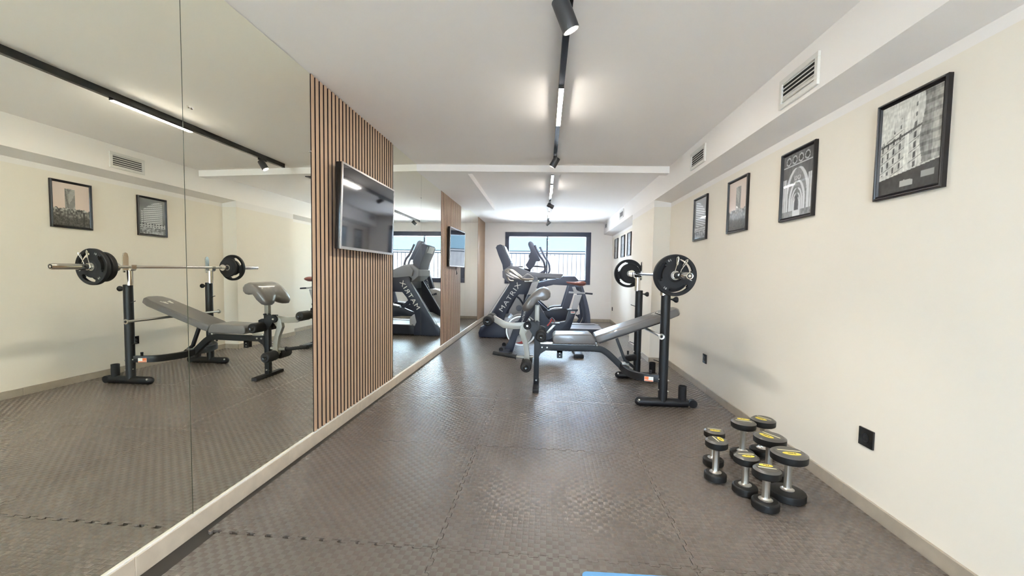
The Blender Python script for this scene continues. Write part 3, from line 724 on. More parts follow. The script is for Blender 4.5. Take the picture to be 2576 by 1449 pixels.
# seat and back pads
b = B(); b.prism([(.080, .470), (.080, .512), (.100, .540), (.430, .547), (.456, .525), (.476, .490), (.474, .455), (.100, .450)], 3.855, 4.125)
b.build('seat_pad', 'grey_vinyl', wb, bev=.012, seg=3, sharp=60)
ang = math.atan2(.272, .733); ca, sa = math.cos(ang), math.sin(ang); o_ = Vector((.492, 0, .468))
def bp_(s, h): return (o_.x+ca*s-sa*h, o_.z+sa*s+ca*h)
b = B(); outline = [(0.0, 3.86), (.05, 3.848), (.70, 3.855), (.78, 3.885), (.80, 3.93), (.80, 4.05), (.78, 4.095), (.70, 4.125), (.05, 4.132), (0.0, 4.12)]
def padp(s, y, h): X_, Z_ = bp_(s, h); return (X_, y, Z_)
def inset(s, y, k): return (s+(k if s < .02 else (-k if s > .69 else 0)), y+(k if y < 3.99 else -k))
b.loft([[padp(*inset(s, y, .006), 0) for s, y in outline], [padp(s, y, .008) for s, y in outline], [padp(s, y, .052) for s, y in outline], [padp(*inset(s, y, .012), .068) for s, y in outline]])
b.build('back_pad', 'grey_vinyl', wb, bev=.006, seg=3, sharp=60)
b = B()
for sg in (-1, 1):
    q = [(.57, -.035*sg), (.60, -.052*sg), (.635, -.028*sg), (.622, -.006*sg), (.600, -.020*sg)]
    R1 = [padp(s, 3.99+yy, .0688) for s, yy in q]; b.loft([R1, [(p[0]-sa*.0006, p[1], p[2]+ca*.0006) for p in R1]])
    q = [(.57, .030*sg), (.585, .012*sg), (.648, .045*sg), (.640, .062*sg)]
    R1 = [padp(s, 3.99+yy, .0688) for s, yy in q]; b.loft([R1, [(p[0]-sa*.0006, p[1], p[2]+ca*.0006) for p in R1]])
b.build('logo_print', 'white_print', wb, smooth=False)
b = B(); b.loft([[padp(s, y, -.022) for s, y in ((.02, 3.93), (.62, 3.93), (.62, 3.955), (.02, 3.955))], [padp(s, y, .001) for s, y in ((.02, 3.93), (.62, 3.93), (.62, 3.955), (.02, 3.955))]])
b.loft([[padp(s, y, -.022) for s, y in ((.02, 4.025), (.62, 4.025), (.62, 4.05), (.02, 4.05))], [padp(s, y, .001) for s, y in ((.02, 4.025), (.62, 4.025), (.62, 4.05), (.02, 4.05))]])
b.build('pad_rail', 'black_metal', wb, bev=.001, seg=1)
B().cone((.498, 3.94, .438), (.498, 4.04, .438), .011, n=12).ball((.498, 3.935, .437), .013).build('hinge_bolt', 'satin_steel', wb)
B().tube([(.685, YC, .500), (.765, YC, .296), (.850, YC, .232)], 0, sec=(.032, .026)).build('prop_strut', 'black_metal', wb, bev=.002)
b = B(); b.box(.126, .178, YC-.026, YC-.022, .296, .372); b.box(.126, .178, YC+.022, YC+.026, .296, .372); b.box(.126, .178, YC-.026, YC+.026, .350, .368); b.build('hanging_bracket', 'black_metal', wb)
for zz in (.315, .345):
    B().cone((.152, YC-.0262, zz), (.152, YC-.0275, zz), .005, n=8).build('bracket_hole', 'satin_steel', wb)
# curl pad
cpz = B().box(-.092, -.050, YC-.022, YC+.022, .60, .800); cpz.build('curl_post', 'grey_enamel', wb, bev=.004)
d_ = Vector((.68, .733))
def curlprof(k, g=0):     # k: how far the lower edge is pulled up the slope; g: inset
    lo = d_*k
    P = [(-.196+lo.x, .752+lo.y), (-.208+lo.x, .778+lo.y), (-.200+lo.x, .806+lo.y), (-.155, .872), (-.105, .925), (-.055, .962), (-.010, .975), (.030, .958), (.052, .925), (.050, .888), (.026, .862), (-.010, .853), (-.036, .862), (-.060, .856), (-.085, .825), (-.120+lo.x*.6, .780+lo.y*.6), (-.155+lo.x*.9, .750+lo.y*.9)]
    cxx, czz = sum(p[0] for p in P)/len(P), sum(p[1] for p in P)/len(P)
    return [(cxx+(p[0]-cxx)*(1-g), czz+(p[1]-czz)*(1-g)) for p in P]
b = B(); rings = []
for y, k, g in ((3.782, .05, .42), (3.786, .03, .16), (3.797, .012, .04), (3.83, 0, 0), (3.88, .0, 0), (3.93, .018, 0), (3.965, .045, 0), (3.99, .060, 0), (4.015, .045, 0), (4.05, .018, 0), (4.10, 0, 0), (4.15, 0, 0), (4.183, .012, .04), (4.194, .03, .16), (4.198, .05, .42)):
    rings.append([(x, y, z) for x, z in curlprof(k, g)])
b.loft(rings); b.build('curl_pad', 'pale_vinyl', wb, sharp=80)
# lever
lv = B(); rib(lv, strip([(-.500, .668), (-.385, .600), (-.30, .592), (-.165, .600)], [.026, .031, .030, .030]), YC-.020, YC+.020); lv.build('upper_lever', 'grey_enamel', wb, bev=.004)
lv = B(); rib(lv, [(-.190, .630), (-.150, .632), (-.128, .612), (-.126, .585), (-.180, .520), (-.152, .425), (-.138, .330), (-.132, .245), (-.192, .245), (-.186, .330), (-.200, .420), (-.240, .520), (-.225, .60)], YC-.024, YC+.024); lv.build('lower_lever', 'grey_enamel', wb, bev=.004)
B().lathe((-.162, YC-.048, .602), (0, 1, 0), [(0, .001), (0, .034), (.006, .038), (.020, .038), (.0205, .001)], 20).build('pivot_disc', 'black_rubber', wb)
B().cone((-.162, YC-.048, .602), (-.162, YC-.056, .602), .012, .009, 8).build('bolt', 'satin_steel', wb)
rib(B(), [(-.165, .640), (-.10, .640), (-.052, .60), (-.052, .47), (-.10, .50), (-.150, .575)], YC-.030, YC-.0265).build('pivot_plate', 'black_metal', wb, bev=.001, seg=1)
rib(B(), [(-.165, .640), (-.10, .640), (-.052, .60), (-.052, .47), (-.10, .50), (-.150, .575)], YC+.0265, YC+.030).build('pivot_plate', 'black_metal', wb, bev=.001, seg=1)
rib(B(), [(-.044, .600), (-.02, .60), (.012, .585), (.012, .548), (-.044, .56)], YC-.03, YC+.03).build('adjuster_block', 'black_rubber', wb, bev=.003)
B().cone((-.10, YC-.024, .655), (-.10, YC-.024, .648), .011, n=10).cone((-.070, YC-.024, .648), (-.070, YC-.060, .648), .007, .009, 10).build('adjuster_knob', 'black_rubber', wb)
for (x, z, r) in ((-.527, .652, .047), (-.030, .520, .050), (-.163, .232, .052)):
    B().cone((x, 3.812, z), (x, 4.172, z), .012, n=12).build('roller_axle', 'satin_steel', wb)
    for ya, yb in ((3.805, YC-.028), (YC+.028, 4.18)):
        fr_ = B().lathe((x, ya, z), (0, 1, 0), [(0, .001), (0, r*.80), (.008, r*.96), (.016, r), (yb-ya-.016, r), (yb-ya-.008, r*.96), (yb-ya, r*.80), (yb-ya, .001)], 24).build('foam_roller', 'black_foam', wb)
        ye = ya-.003 if ya < YC else yb+.003
        B().lathe((x, ye, z), (0, -1 if ya < YC else 1, 0), [(-.004, .001), (-.004, r*.45), (.002, r*.45), (.004, r*.36), (.001, r*.22), (.001, .001)], 18).build('end_cap', 'black_gloss', fr_)
# handle with grip
B().tube([(-.10, YC, .298), (-.20, YC, .288), (-.27, YC, .293)], .013, n=12).build('handle_bar', 'grey_enamel', wb)
B().lathe((-.265, YC, .290), (-.24, 0, .034), [(0, .001), (0, .027), (.006, .027), (.007, .0185), (.228, .0185), (.232, .015), (.232, .001)], 18).build('hand_grip', 'black_foam', wb)
# warning label on near arm
dd = Vector((.09, -.025, 0)).normalized()
lo_ = Vector((.893, YC-.411, .228)); nn = Vector((dd.y, -dd.x, 0)); nn = nn if nn.y < 0 else -nn
lo_ = lo_+nn*.0245
decal(lo_, -nn.cross(Vector((0, 0, 1))), (0, 0, 1), .072, .040, 'white_label', 'warning_label', wb, .001)
u_ = -nn.cross(Vector((0, 0, 1)))
decal(lo_-u_*.018+Vector((0, 0, .006)), u_, (0, 0, 1), .033, .026, 'orange_label', 'warning_label', wb, .0018, 'orange square')
decal(lo_+Vector((0, 0, -.0145)), u_, (0, 0, 1), .068, .008, 'orange_label', 'warning_label', wb, .0018, 'orange stripe')

# ------------------------------------------------------------------ barbell, plates, collars
def bx(y): return .9755-.0245*(y-2.9)
def bz(y): return 1.0995+.0105*(y-2.9)
def bp3(y): return Vector((bx(y), y, bz(y)))
BD = (bp3(5)-bp3(3)).normalized()
bb_ = thing('barbell', tuple(bp3(4.05)), 'long chrome barbell resting in the bench cradles', 'barbell')
B().cone(bp3(3.40), bp3(4.64), .0140, n=20).build('shaft', 'chrome', bb_)
for y0, y1, s in ((2.915, 3.415, 1), (4.625, 5.19, -1)):
    B().lathe(bp3(y0), BD, [(0, .001), (.002, .016), (.002, .020), (0, .0235), (.003, .025), (y1-y0-.003, .025), (y1-y0, .0235), (y1-y0, .001)], 24).build('sleeve', 'chrome', bb_)
    yc_ = y1 if s > 0 else y0
    B().lathe(bp3(yc_-.012), BD, [(0, .001), (0, .036), (.003, .0375), (.018, .0375), (.022, .034), (.024, .001)], 24).build('sleeve_stop', 'chrome', bb_)
B().lathe(bp3(2.9165), BD, [(-.0003, .001), (-.0003, .017), (.002, .017), (.002, .001)], 20).build('sleeve_plug', 'black_rubber', bb_)
B().lathe(bp3(5.189), BD, [(-.0003, .001), (-.0003, .017), (.002, .017), (.002, .001)], 20).build('sleeve_plug', 'black_rubber', bb_)
ex = Vector((1, 0, 0)); ez = BD.cross(ex)*-1; ez = ez if ez.z > 0 else -ez; ex = (ex-BD*ex.dot(BD)).normalized()
def plate(y, R, th, slots, label, rot=0, mark=None):
    t = thing('weight_plate', tuple(bp3(y)), label, 'weight plate', None); N_ = 96
    rad = [.0262, .036, .046, .052, R*.56, R*.60, R*.655, R*.71, R*.77, R*.83, R*.87, R*.90, R*.975, R]
    hh = [.5, .5, .48, .34, .34, .36, .37, .37, .37, .37, .42, .5, .5, .36]; b = B(); org = bp3(y)
    def pt(i, k, side):
        a = 2*PI*i/N_+rot; return org+(ex*math.cos(a)+ez*math.sin(a))*rad[k]+BD*(side*hh[k]*th)
    V = {}
    def v(i, k, s):
        i %= N_; q = (i, k, s)
        if q not in V: V[q] = b.bm.verts.new(pt(i, k, s))
        return V[q]
    def solid(i, k):
        if k < 0 or k >= len(rad)-1: return False
        i %= N_
        if slots and 5 <= k < 9:
            a = (i+.5)/N_*3 % 1          # three slots
            hw = .30 if k in (6, 7) else .265
            if abs(a-.5) < hw: return False
        return True
    for i in range(N_):
        for k in range(len(rad)-1):
            if not solid(i, k): continue
            b._f([v(i, k, -1), v(i, k+1, -1), v(i+1, k+1, -1), v(i+1, k, -1)]); b._f([v(i, k, 1), v(i+1, k, 1), v(i+1, k+1, 1), v(i, k+1, 1)])
            if not solid(i, k-1): b._f([v(i, k, -1), v(i+1, k, -1), v(i+1, k, 1), v(i, k, 1)])
            if not solid(i, k+1): b._f([v(i, k+1, -1), v(i, k+1, 1), v(i+1, k+1, 1), v(i+1, k+1, -1)])
            if not solid(i-1, k): b._f([v(i, k, -1), v(i, k, 1), v(i, k+1, 1), v(i, k+1, -1)])
            if not solid(i+1, k): b._f([v(i+1, k, -1), v(i+1, k+1, -1), v(i+1, k+1, 1), v(i+1, k, 1)])
    b.build('plate_body', 'black_rubber', t, sharp=40)
    B().lathe(org-BD*(th*.5), BD, [(-.001, .0262), (-.001, .034), (.001, .034)], 24).build('hub_ring', 'satin_steel', t)
    if mark:
        for a, s_, sz in mark:
            c = org+(ex*math.cos(a)+ez*math.sin(a))*R*.76-BD*(th*.37+.0012)
            uyv = -(ex*math.cos(a)+ez*math.sin(a)); uxv = uyv.cross(-BD)
            text(s_, c, uxv, uyv, .021 if len(s_) > 1 else .004, .016, 'white_print', 'weight_mark', t, thick=.0004)
    return t
plate(3.222, .157, .036, True, 'large black plate marked 10 at the camera end of the barbell', rot=math.radians(-15), mark=((math.radians(113), '10', 1), (math.radians(234), '10', 1), (math.radians(343), 'I', 1)))
plate(3.300, .131, .042, False, 'second plate at the camera end of the barbell, hidden behind the one marked 10')
plate(4.705, .110, .034, False, 'smaller dark plate at the window end of the barbell')
plate(4.775, .157, .036, True, 'large slotted plate at the window end of the barbell, behind the smaller one', rot=math.radians(72))
def collar(y, s, label, rot):
    t = thing('spring_collar', tuple(bp3(y)), label, 'collar'); b = B(); P = []
    def pol(a, r, h): return bp3(y)+(ex*math.cos(a)+ez*math.sin(a))*r+BD*h
    n = 40
    P.append(pol(rot+.45, .135, 0)); P.append(pol(rot+.40, .120, 0)); P.append(pol(rot+.62, .05, 0))
    for k in range(n+1): P.append(pol(rot+1.0+k/n*(4*PI-1.6), .0275, s*.010*k/n))
    P.append(pol(rot-.15, .05, s*.011)); P.append(pol(rot-.10, .125, s*.012)); P.append(pol(rot-.06, .138, s*.012))
    b.tube(P, .0027, n=7).build('spring_wire', 'chrome', t)
    for a, h in ((rot+.425, 0), (rot-.08, s*.012)):
        q = [pol(a, .075, h), pol(a+.07, .085, h), pol(a+.07, .130, h), pol(a, .140, h), pol(a-.05, .130, h), pol(a-.05, .085, h), pol(a, .075, h)]
        B().tube(q, .0027, n=7).build('grip_loop', 'chrome', t)
collar(3.185, -1, 'chrome spring collar at the camera end of the barbell', math.radians(62))
collar(4.815, 1, 'chrome spring collar at the window end of the barbell', math.radians(60))

# ------------------------------------------------------------------ treadmill (runs across the room, console towards the mirrors)
tm = thing('treadmill', (0, 7.34, 0), 'dark treadmill with MATRIX lettering, running deck pointing to the right wall', 'treadmill')
TN, TF = 6.93, 7.74
for k, (ya, yb) in enumerate(((TN, TN+.06), (TF-.06, TF))):
    rib(B(), [(-1.10, .012), (-1.115, .09), (-1.08, .185), (-1.03, .215), (-.594, .925), (-.60, .99), (-.54, 1.04), (-.30, 1.04), (-.211, .93), (-.262, .757), (-.45, .752), (-.527, .658), (-.656, .416), (-.70, .24), (-.655, .14), (-.655, .012)], ya, yb).build('side_mast', 'machine_black', tm, bev=.008)
    yo = ya-.0015 if k == 0 else yb+.0015
    B().tube([(-1.085, yo, .185), (-.615, yo, .925)], .004, n=6).build('trim_line', 'machine_silver', tm)
u57 = Vector((.251, 0, .384)).normalized(); v57 = Vector((-u57.z, 0, u57.x))
text('MATRIX', (-.585, TN-.001, .707), u57, v57, .56, .075, 'white_print', 'lettering', tm, thick=.001)
# deck
b = B(); rib(b, [(-.66, .03), (-.66, .175), (-.40, .19), (.93, .19), (1.02, .165), (1.06, .10), (1.06, .04), (1.0, .03)], TN+.0, TN+.03); rib(b, [(-.66, .03), (-.66, .175), (-.40, .19), (.93, .19), (1.02, .165), (1.06, .10), (1.06, .04), (1.0, .03)], TF-.03, TF); b.build('deck_side', 'machine_black', tm, bev=.004)
for ya, yb in ((TN+.012, TN+.125), (TF-.125, TF-.012)):
    rib(B(), [(-.62, .178), (-.62, .196), (.90, .204), (.985, .190), (1.055, .125), (1.04, .115), (.97, .175), (.90, .190)], ya, yb).build('side_rail', 'machine_silver', tm, bev=.003)
rib(B(), [(-.60, .10), (-.60, .186), (.95, .186), (1.0, .165), (1.02, .13), (1.0, .10)], TN+.125, TF-.125).build('running_belt', 'machine_grey', tm, bev=.002)
rib(B(), [(.99, .04), (1.02, .16), (1.065, .10), (1.065, .04)], TN+.03, TF-.03).build('rear_cap', 'machine_black', tm, bev=.004)
text('ULTIMATE', (.45, TN-.0008, .118), (1, 0, 0), (0, 0, 1), .26, .028, 'machine_grey', 'lettering', tm, thick=.0008)
text('DECK', (.685, TN-.0008, .118), (1, 0, 0), (0, 0, 1), .13, .028, 'white_print', 'lettering', tm, thick=.0008)
for x in (-.95, .90):
    for y in (TN+.08, TF-.08): B().cone((x, y, 0), (x, y, .04), .026, .022).build('foot', 'black_rubber', tm)
rib(B(), [(-1.09, .02), (-1.10, .12), (-1.03, .22), (-.78, .345), (-.62, .36), (-.56, .30), (-.56, .10), (-.60, .02)], TN+.062, TF-.062).build('motor_hood', 'machine_silver', tm, bev=.012)
rib(B(), [(-1.105, .01), (-1.115, .12), (-1.08, .15), (-1.0, .10), (-.66, .10), (-.66, .01)], TN+.058, TF-.058).build('hood_base', 'machine_black', tm, bev=.006)
B().box(-.56, -.42, TN+.06, TF-.06, .80, .96).build('cross_member', 'machine_black', tm, bev=.01)
for k, (ya, yb) in enumerate(((TN-.004, TN+.066), (TF-.066, TF+.004))):
    rib(B(), [(-.62, 1.03), (-.64, 1.13), (-.58, 1.20), (-.47, 1.215), (-.30, 1.140), (-.12, 1.118), (.283, 1.103), (.29, 1.085), (.249, 1.03), (.02, 1.045), (-.131, 1.03), (-.25, 1.0), (-.34, 1.0)], ya, yb).build('handrail', 'machine_grey', tm, bev=.010)
    rib(B(), [(-.30, .93), (-.30, 1.0), (-.12, 1.028), (.02, 1.043), (.20, 1.028), (.20, 1.018), (.0, 1.02), (-.16, .96)], ya+.01, yb-.01).build('handrail_core', 'machine_black', tm, bev=.003)
rib(B(), [(-.848, 1.535), (-.83, 1.575), (-.774, 1.593), (-.735, 1.58), (-.588, 1.285), (-.604, 1.219), (-.714, 1.127), (-.735, 1.25), (-.80, 1.40)], TN+.12, TF-.12).build('console', 'machine_hazed', tm, bev=.012)
rib(B(), [(-.727, 1.580), (-.716, 1.572), (-.584, 1.300), (-.592, 1.294)], TN+.15, TF-.15).build('console_screen', 'console_glass', tm, bev=.002)
rib(B(), [(-.865, 1.545), (-.852, 1.55), (-.79, 1.42), (-.80, 1.41)], TN+.22, TF-.22).build('console_back_trim', 'machine_silver', tm, bev=.002)
rib(B(), [(-.72, 1.03), (-.725, 1.14), (-.604, 1.225), (-.472, 1.223), (-.356, 1.150), (-.34, 1.03), (-.42, .93), (-.60, .93)], TN+.05, TF-.05).build('console_base', 'machine_grey', tm, bev=.012)
for yy in (7.18, 7.49): B().lathe((-.44, yy, 1.215), (0, 0, 1), [(0, .001), (0, .040), (.012, .042), (.012, .034), (.001, .033), (.001, .001)]).build('cup_holder', 'machine_black', tm)

# ------------------------------------------------------------------ elliptical trainer behind it
el = thing('elliptical_trainer', (0, 8.6, 0), 'grey elliptical trainer behind the treadmill, its moving handles in front of the window', 'elliptical')
E0 = 8.56
c_ = [(-.56+.40*math.cos(math.radians(a)), .36+.40*math.sin(math.radians(a))) for a in range(-30, 215, 12)]
rib(B(), c_+[(-.96, .06), (-.90, .05), (-.2, .05)], E0-.14, E0+.14).build('flywheel_shroud', 'shroud_silver', el, bev=.02)
B().lathe((-.52, E0-.142, .395), (0, -1, 0), [(0, .001), (0, .062), (.008, .06), (.010, .001)]).build('shroud_hub', 'machine_grey', el)
rib(B(), strip(curve2([(-.66, .66), (-.52, .60), (-.40, .40), (-.38, .22)]), .018), E0-.16, E0-.141).build('shroud_trim', 'machine_black', el, bev=.003)
b = B(); b.box(-1.02, .98, E0-.06, E0+.06, .03, .10); b.box(-1.02, -.94, E0-.30, E0+.30, .0, .07); b.box(.90, .98, E0-.32, E0+.32, .0, .07); b.build('floor_frame', 'machine_black', el, bev=.006)
rib(B(), strip([(-.50, .66), (-.42, .95), (-.365, 1.20)], [.10, .085, .07]), E0-.06, E0+.06).build('mast', 'machine_black', el, bev=.012)
text('MATRIX', (-.44, E0-.062, .90), (.22, 0, .9), (-.9, 0, .22), .24, .032, 'white_print', 'lettering', el, thick=.001)
rib(B(), [(-.360, 1.690), (-.345, 1.735), (-.306, 1.752), (-.262, 1.727), (-.19, 1.56), (-.098, 1.372), (-.135, 1.352), (-.185, 1.355), (-.215, 1.29), (-.245, 1.235), (-.318, 1.172), (-.398, 1.271), (-.322, 1.400), (-.338, 1.46), (-.300, 1.545)], E0-.20, E0+.20).build('console', 'machine_hazed', el, bev=.012)
rib(B(), [(-.262, 1.722), (-.250, 1.715), (-.110, 1.388), (-.124, 1.382)], E0-.17, E0+.17).build('console_screen', 'console_glass', el, bev=.002)
for ys, dx in ((E0-.26, -.07), (E0+.28, .025)):
    B().tube([(-.150+dx, ys, 1.668), (-.118+dx, ys, 1.60), (-.045+dx, ys, 1.455), (.02+dx, ys, 1.37), (.055+dx, ys, 1.27), (.050+dx, ys, 1.14), (-.10+dx, ys, 1.02), (-.28+dx, ys, .93)], .021, n=12, sub=4).build('moving_handle', 'machine_hazed', el)
    B().cone((-.28+dx, ys, .96), (-.34+dx, ys, .45), .03, .028).build('handle_arm', 'machine_black', el)
for ys in (E0-.14, E0+.14):
    B().tube([(-.25, ys, 1.255), (-.12, ys, 1.25), (-.02, ys, 1.24), (.02, ys, 1.20)], .014, n=10, sub=3).build('fixed_grip', 'machine_grey', el)
    B().tube([(-.20, ys, 1.04), (-.10, ys, 1.12), (.03, ys, 1.20)], .016, n=10, sub=3).build('grip_stay', 'machine_hazed', el)
for k, y in enumerate((E0-.34, E0+.30)):
    rib(B(), [(-.42, .93), (-.135, .931), (.062, .978), (.215, 1.004), (.357, 1.060), (.574, 1.064), (.662, .977), (.731, .847), (.611, .850), (.469, .880), (.163, .890), (-.111, .815), (-.42, .80)], y, y+.06).build('upper_frame', 'machine_hazed', el, bev=.012)
    rib(B(), [(.469, .890), (.611, .889), (.480, .423), (.337, .420)], y+.005, y+.055).build('hanging_link', 'machine_hazed', el, bev=.008)
    B().tube([(.665, y+.03, .90), (.715, y+.03, .64), (.765, y+.03, .40), (.775, y+.03, .22), (.71, y+.03, .08)], 0, sub=4, sec=(.05, .062)).build('rear_leg', 'machine_black', el, bev=.006)
    B().tube([(.700, y+.05, .88), (.785, y+.05, .62), (.850, y+.05, .36), (.870, y+.05, .20), (.870, y+.05, .06)], 0, sub=4, sec=(.05, .066)).build('rear_leg', 'machine_hazed', el, bev=.006)
    rib(B(), [(-.30, .24), (-.05, .34), (.05, .375), (.42, .425), (.50, .36), (.46, .20), (.30, .16), (.05, .19), (-.28, .19)], y+.075, y+.155).build('pedal_arm', 'machine_black', el, bev=.01)
    rib(B(), [(.10, .400), (.20, .428), (.41, .445), (.42, .43), (.12, .385)], y+.04, y+.20).build('foot_plate', 'machine_silver', el, bev=.004)
    rib(B(), strip([(-.25, .62), (-.12, .50), (.04, .36)], .035), y+.08, y+.13).build('link_strut', 'machine_black', el, bev=.005)

# ------------------------------------------------------------------ indoor cycle
bk_ = thing('exercise_bike', (-.05, 5.72, 0), 'indoor cycle with silver flywheel, red-brown saddle and MATRIX lettering', 'exercise bike')
KY = 5.72
B().lathe((-.321, KY-.022, .310), (0, 1, 0), [(0, .185), (-.004, .190), (-.004, .208), (.004, .213), (.040, .213), (.048, .208), (.048, .190), (.044, .185), (0, .185)], 48).build('flywheel_rim', 'satin_steel', bk_)
B().lathe((-.321, KY-.004, .310), (0, 1, 0), [(0, .03), (.0, .168), (-.006, .172), (-.006, .186), (.020, .186), (.020, .172), (.012, .168), (.012, .03)], 48).build('flywheel_disc', 'shroud_silver', bk_)
B().lathe((-.321, KY-.06, .310), (0, 1, 0), [(0, .001), (0, .040), (.02, .050), (.09, .050), (.11, .04), (.11, .001)], 24).build('flywheel_hub', 'machine_black', bk_)
for a0, a1, m_, nm in ((248, 300, 'red_plastic', 'red_decal'), (60, 85, 'black_gloss', 'dark_decal'), (305, 345, 'black_gloss', 'dark_decal')):
    b = B(); A = [math.radians(a0+(a1-a0)*i/10) for i in range(11)]
    q = [(-.321+.182*math.cos(a), .310+.182*math.sin(a)) for a in A]+[(-.321+(.182-(.07 if m_ == 'red_plastic' else .022)*i/10)*math.cos(a), .310+(.182-(.07 if m_ == 'red_plastic' else .022)*i/10)*math.sin(a)) for i, a in enumerate(A)][::-1]
    b.prism(q, KY-.0125, KY-.0104); b.build(nm, m_, bk_, smooth=False)
b = B(); A = [math.radians(a) for a in range(20, 172, 8)]
b.prism([(-.321+.236*math.cos(a), .310+.236*math.sin(a)) for a in A]+[(-.321+.219*math.cos(a), .310+.219*math.sin(a)) for a in A][::-1], KY-.04, KY+.04); b.build('flywheel_guard', 'shroud_silver', bk_, bev=.004)
for y in (KY-.062, KY+.050):
    rib(B(), [(-.405, .44), (-.28, .46), (-.30, .30), (-.365, .235), (-.428, .018), (-.545, .02), (-.52, .07), (-.43, .33)], y, y+.014).build('fork_leg', 'machine_black', bk_, bev=.004)
rib(B(), [(-.545, .045), (-.43, .03), (-.39, .14), (-.505, .14)], KY-.06, KY+.06).build('fork_base', 'machine_black', bk_, bev=.006)
rib(B(), [(-.335, .43), (-.255, .43), (-.150, .60), (-.120, .72), (-.135, .815), (-.235, .815), (-.262, .76), (-.315, .58)], KY-.045, KY+.045).build('head_post', 'machine_black', bk_, bev=.008)
text('MATRIX', (-.285, KY-.064, .512), (.19, 0, .9), (-.9, 0, .19), .155, .026, 'white_print', 'lettering', bk_, thick=.001)
rib(B(), strip([(-.33, .43), (-.285, .51), (-.235, .62)], .033), KY-.0625, KY-.05).build('side_badge', 'machine_black', bk_, bev=.002)
rib(B(), [(-.180, .98), (-.085, 1.0), (-.157, .80), (-.245, .80)], KY-.025, KY+.025).build('handlebar_stem', 'shroud_silver', bk_, bev=.005)
B().cone((-.285, KY, .992), (-.08, KY, 1.003), .013, n=12).build('stem_slide', 'satin_steel', bk_)
rib(B(), [(-.175, 1.0), (-.17, 1.045), (-.13, 1.062), (-.105, 1.04), (-.10, 1.0)], KY-.035, KY+.035).build('bar_clamp', 'machine_grey', bk_, bev=.006)
# handlebars: two horn loops and an outer loop
for s in (-1, 1):
    B().tube([(-.14, KY, 1.03), (-.20, KY+s*.07, 1.025), (-.30, KY+s*.15, 1.03), (-.36, KY+s*.19, 1.07), (-.47, KY+s*.19, 1.15), (-.53, KY+s*.17, 1.135), (-.50, KY+s*.14, 1.10), (-.36, KY+s*.12, 1.03), (-.22, KY+s*.05, 1.01)], .012, n=10, sub=5).build('handlebar', 'satin_steel', bk_)
    B().tube([(-.16, KY+s*.03, 1.04), (-.24, KY+s*.05, 1.09), (-.30, KY+s*.06, 1.05), (-.42, KY+s*.06, 1.03), (-.52, KY+s*.07, 1.07), (-.535, KY+s*.07, 1.10)], .012, n=10, sub=5).build('aero_bar', 'machine_silver', bk_)
B().tube([(-.52, KY-.07, 1.07), (-.50, KY-.04, 1.01), (-.44, KY, 1.00), (-.50, KY+.04, 1.01), (-.52, KY+.07, 1.07)], .010, n=8, sub=4).build('front_loop', 'satin_steel', bk_)
rib(B(), [(-.17, .80), (-.10, .72), (.017, .52), (.103, .423), (.285, .455), (.330, .619), (.444, .619), (.412, .539), (.386, .45), (.335, .30), (.262, .20), (.10, .16), (-.05, .20), (-.19, .44), (-.22, .62)], KY-.035, KY+.035).build('main_frame', 'machine_black', bk_, bev=.012)
b = B(); b.lathe((.04, KY-.05, .30), (0, 1, 0), [(0, .001), (0, .10), (.012, .112), (.088, .112), (.10, .10), (.10, .001)], 32); b.build('belt_guard', 'machine_black', bk_)
for s, a in ((-1, 1), (1, -1)):
    yk = KY+s*.075
    B().tube([(.04, yk, .30), (.04+a*.11, yk+s*.01, .30+a*.13)], .0, sec=(.016, .028)).build('crank', 'satin_steel', bk_, bev=.003)
    b = B(); px_, pz_ = .04+a*.115, .30+a*.135; b.box(px_-.05, px_+.05, min(yk+s*.02, yk+s*.11), max(yk+s*.02, yk+s*.11), pz_-.012, pz_+.012); b.build('pedal', 'machine_black', bk_, bev=.004)
    B().tube([(px_-.04, yk+s*.03, pz_+.01), (px_-.08, yk+s*.04, pz_+.05), (px_-.05, yk+s*.065, pz_+.08), (px_-.02, yk+s*.09, pz_+.04), (px_-.02, yk+s*.1, pz_+.01)], .006, n=6, sub=3).build('toe_cage', 'machine_grey', bk_)
B().tube([(.04, KY-.17, .405), (.08, KY-.17, .46), (.10, KY-.16, .50)], 0, sub=2, sec=(.008, .018)).build('pedal_strap', 'red_plastic', bk_)
B().lathe((.13, KY-.03, .45), (.2, 0, 1), [(0, .001), (0, .010), (.02, .012), (.032, .008), (.034, .001)]).build('tension_knob', 'red_plastic', bk_)
rib(B(), [(.17, .20), (.30, .20), (.37, .055), (.50, .012), (.505, .05), (.40, .095), (.32, .25)], KY-.03, KY+.03).build('rear_strut', 'machine_black', bk_, bev=.006)
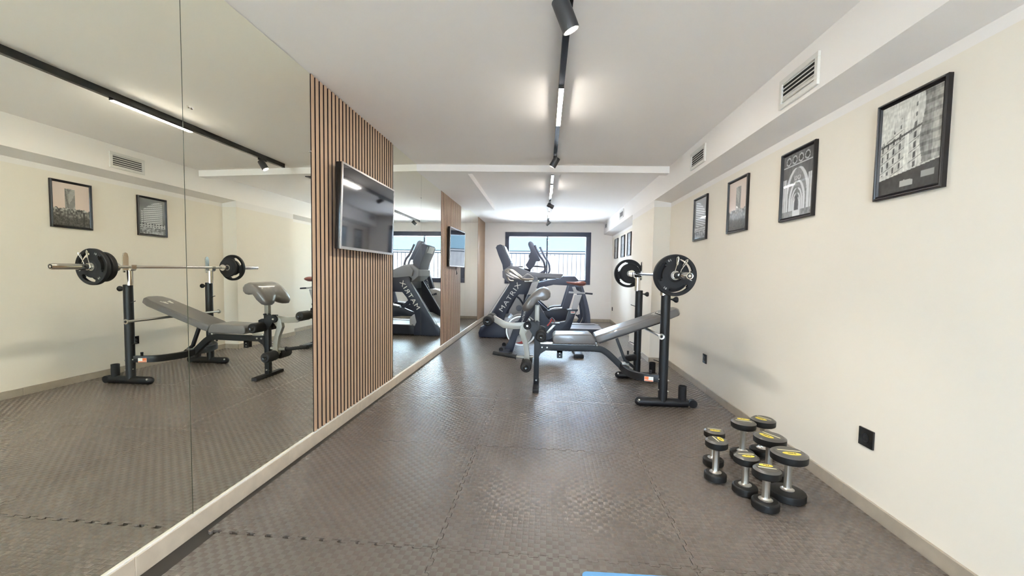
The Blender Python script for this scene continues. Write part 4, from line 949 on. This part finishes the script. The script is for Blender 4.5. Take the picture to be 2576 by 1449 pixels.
for x0, x1 in ((-.60, -.46), (.405, .515)):
    B().box(x0, x1, KY-.25, KY+.25, .012, .055).build('stabiliser_bar', 'machine_black', bk_, bev=.012)
    for y in (KY-.23, KY+.23): B().box(x0-.01, x1+.01, y-.03, y+.03, 0, .045).build('rubber_end', 'black_rubber', bk_, bev=.008)
for y in (KY-.2, KY+.2): B().cone((-.575, y-.012, .075), (-.575, y+.012, .075), .028, n=18).build('transport_wheel', 'black_rubber', bk_)
rib(B(), [(.408, .82), (.502, .825), (.434, .60), (.362, .60)], KY-.022, KY+.022).build('seat_post', 'shroud_silver', bk_, bev=.004)
rib(B(), [(.315, .60), (.310, .624), (.452, .626), (.447, .60)], KY-.045, KY+.045).build('post_collar', 'machine_black', bk_, bev=.003)
decal((.385, KY-.0365, .583), (1, 0, .0), (0, 0, 1), .062, .030, 'white_label', 'frame_label', bk_, 0, None)
decal((.383, KY-.0366, .586), (1, 0, .0), (0, 0, 1), .048, .012, 'red_plastic', 'frame_label', bk_, .0012, 'red stripe')
B().cone((.425, KY, .545), (.452, KY, .535), .010, n=10).lathe((.448, KY, .536), (1, 0, -.3), [(0, .001), (0, .014), (.018, .030), (.028, .030), (.032, .001)]).build('seat_knob', 'machine_black', bk_)
B().tube([(.325, KY, .852), (.50, KY, .848), (.545, KY, .846)], 0, sec=(.036, .022)).build('seat_slider', 'shroud_silver', bk_, bev=.003)
B().cone((.53, KY, .846), (.645, KY, .838), .012, .011).build('slide_lever', 'machine_black', bk_)
rib(B(), [(.365, .925), (.405, .935), (.43, .885), (.485, .862), (.39, .855), (.385, .88)], KY-.018, KY+.018).build('seat_bracket', 'shroud_silver', bk_, bev=.003)
b = B()
for_rings = []
for x, wd, z0_, z1_ in ((.286, .010, .990, .998), (.300, .020, .975, .999), (.36, .026, .962, .998), (.42, .045, .953, 1.0), (.47, .080, .942, 1.010), (.51, .092, .942, 1.012), (.54, .080, .955, 1.002), (.552, .045, .968, .990)):
    for_rings.append([(x, KY+wd*math.cos(2*PI*k/16), (z0_+z1_)/2+(z1_-z0_)/2*math.sin(2*PI*k/16)) for k in range(16)])
b.loft(for_rings); b.build('saddle', 'seat_brown', bk_, sharp=80)
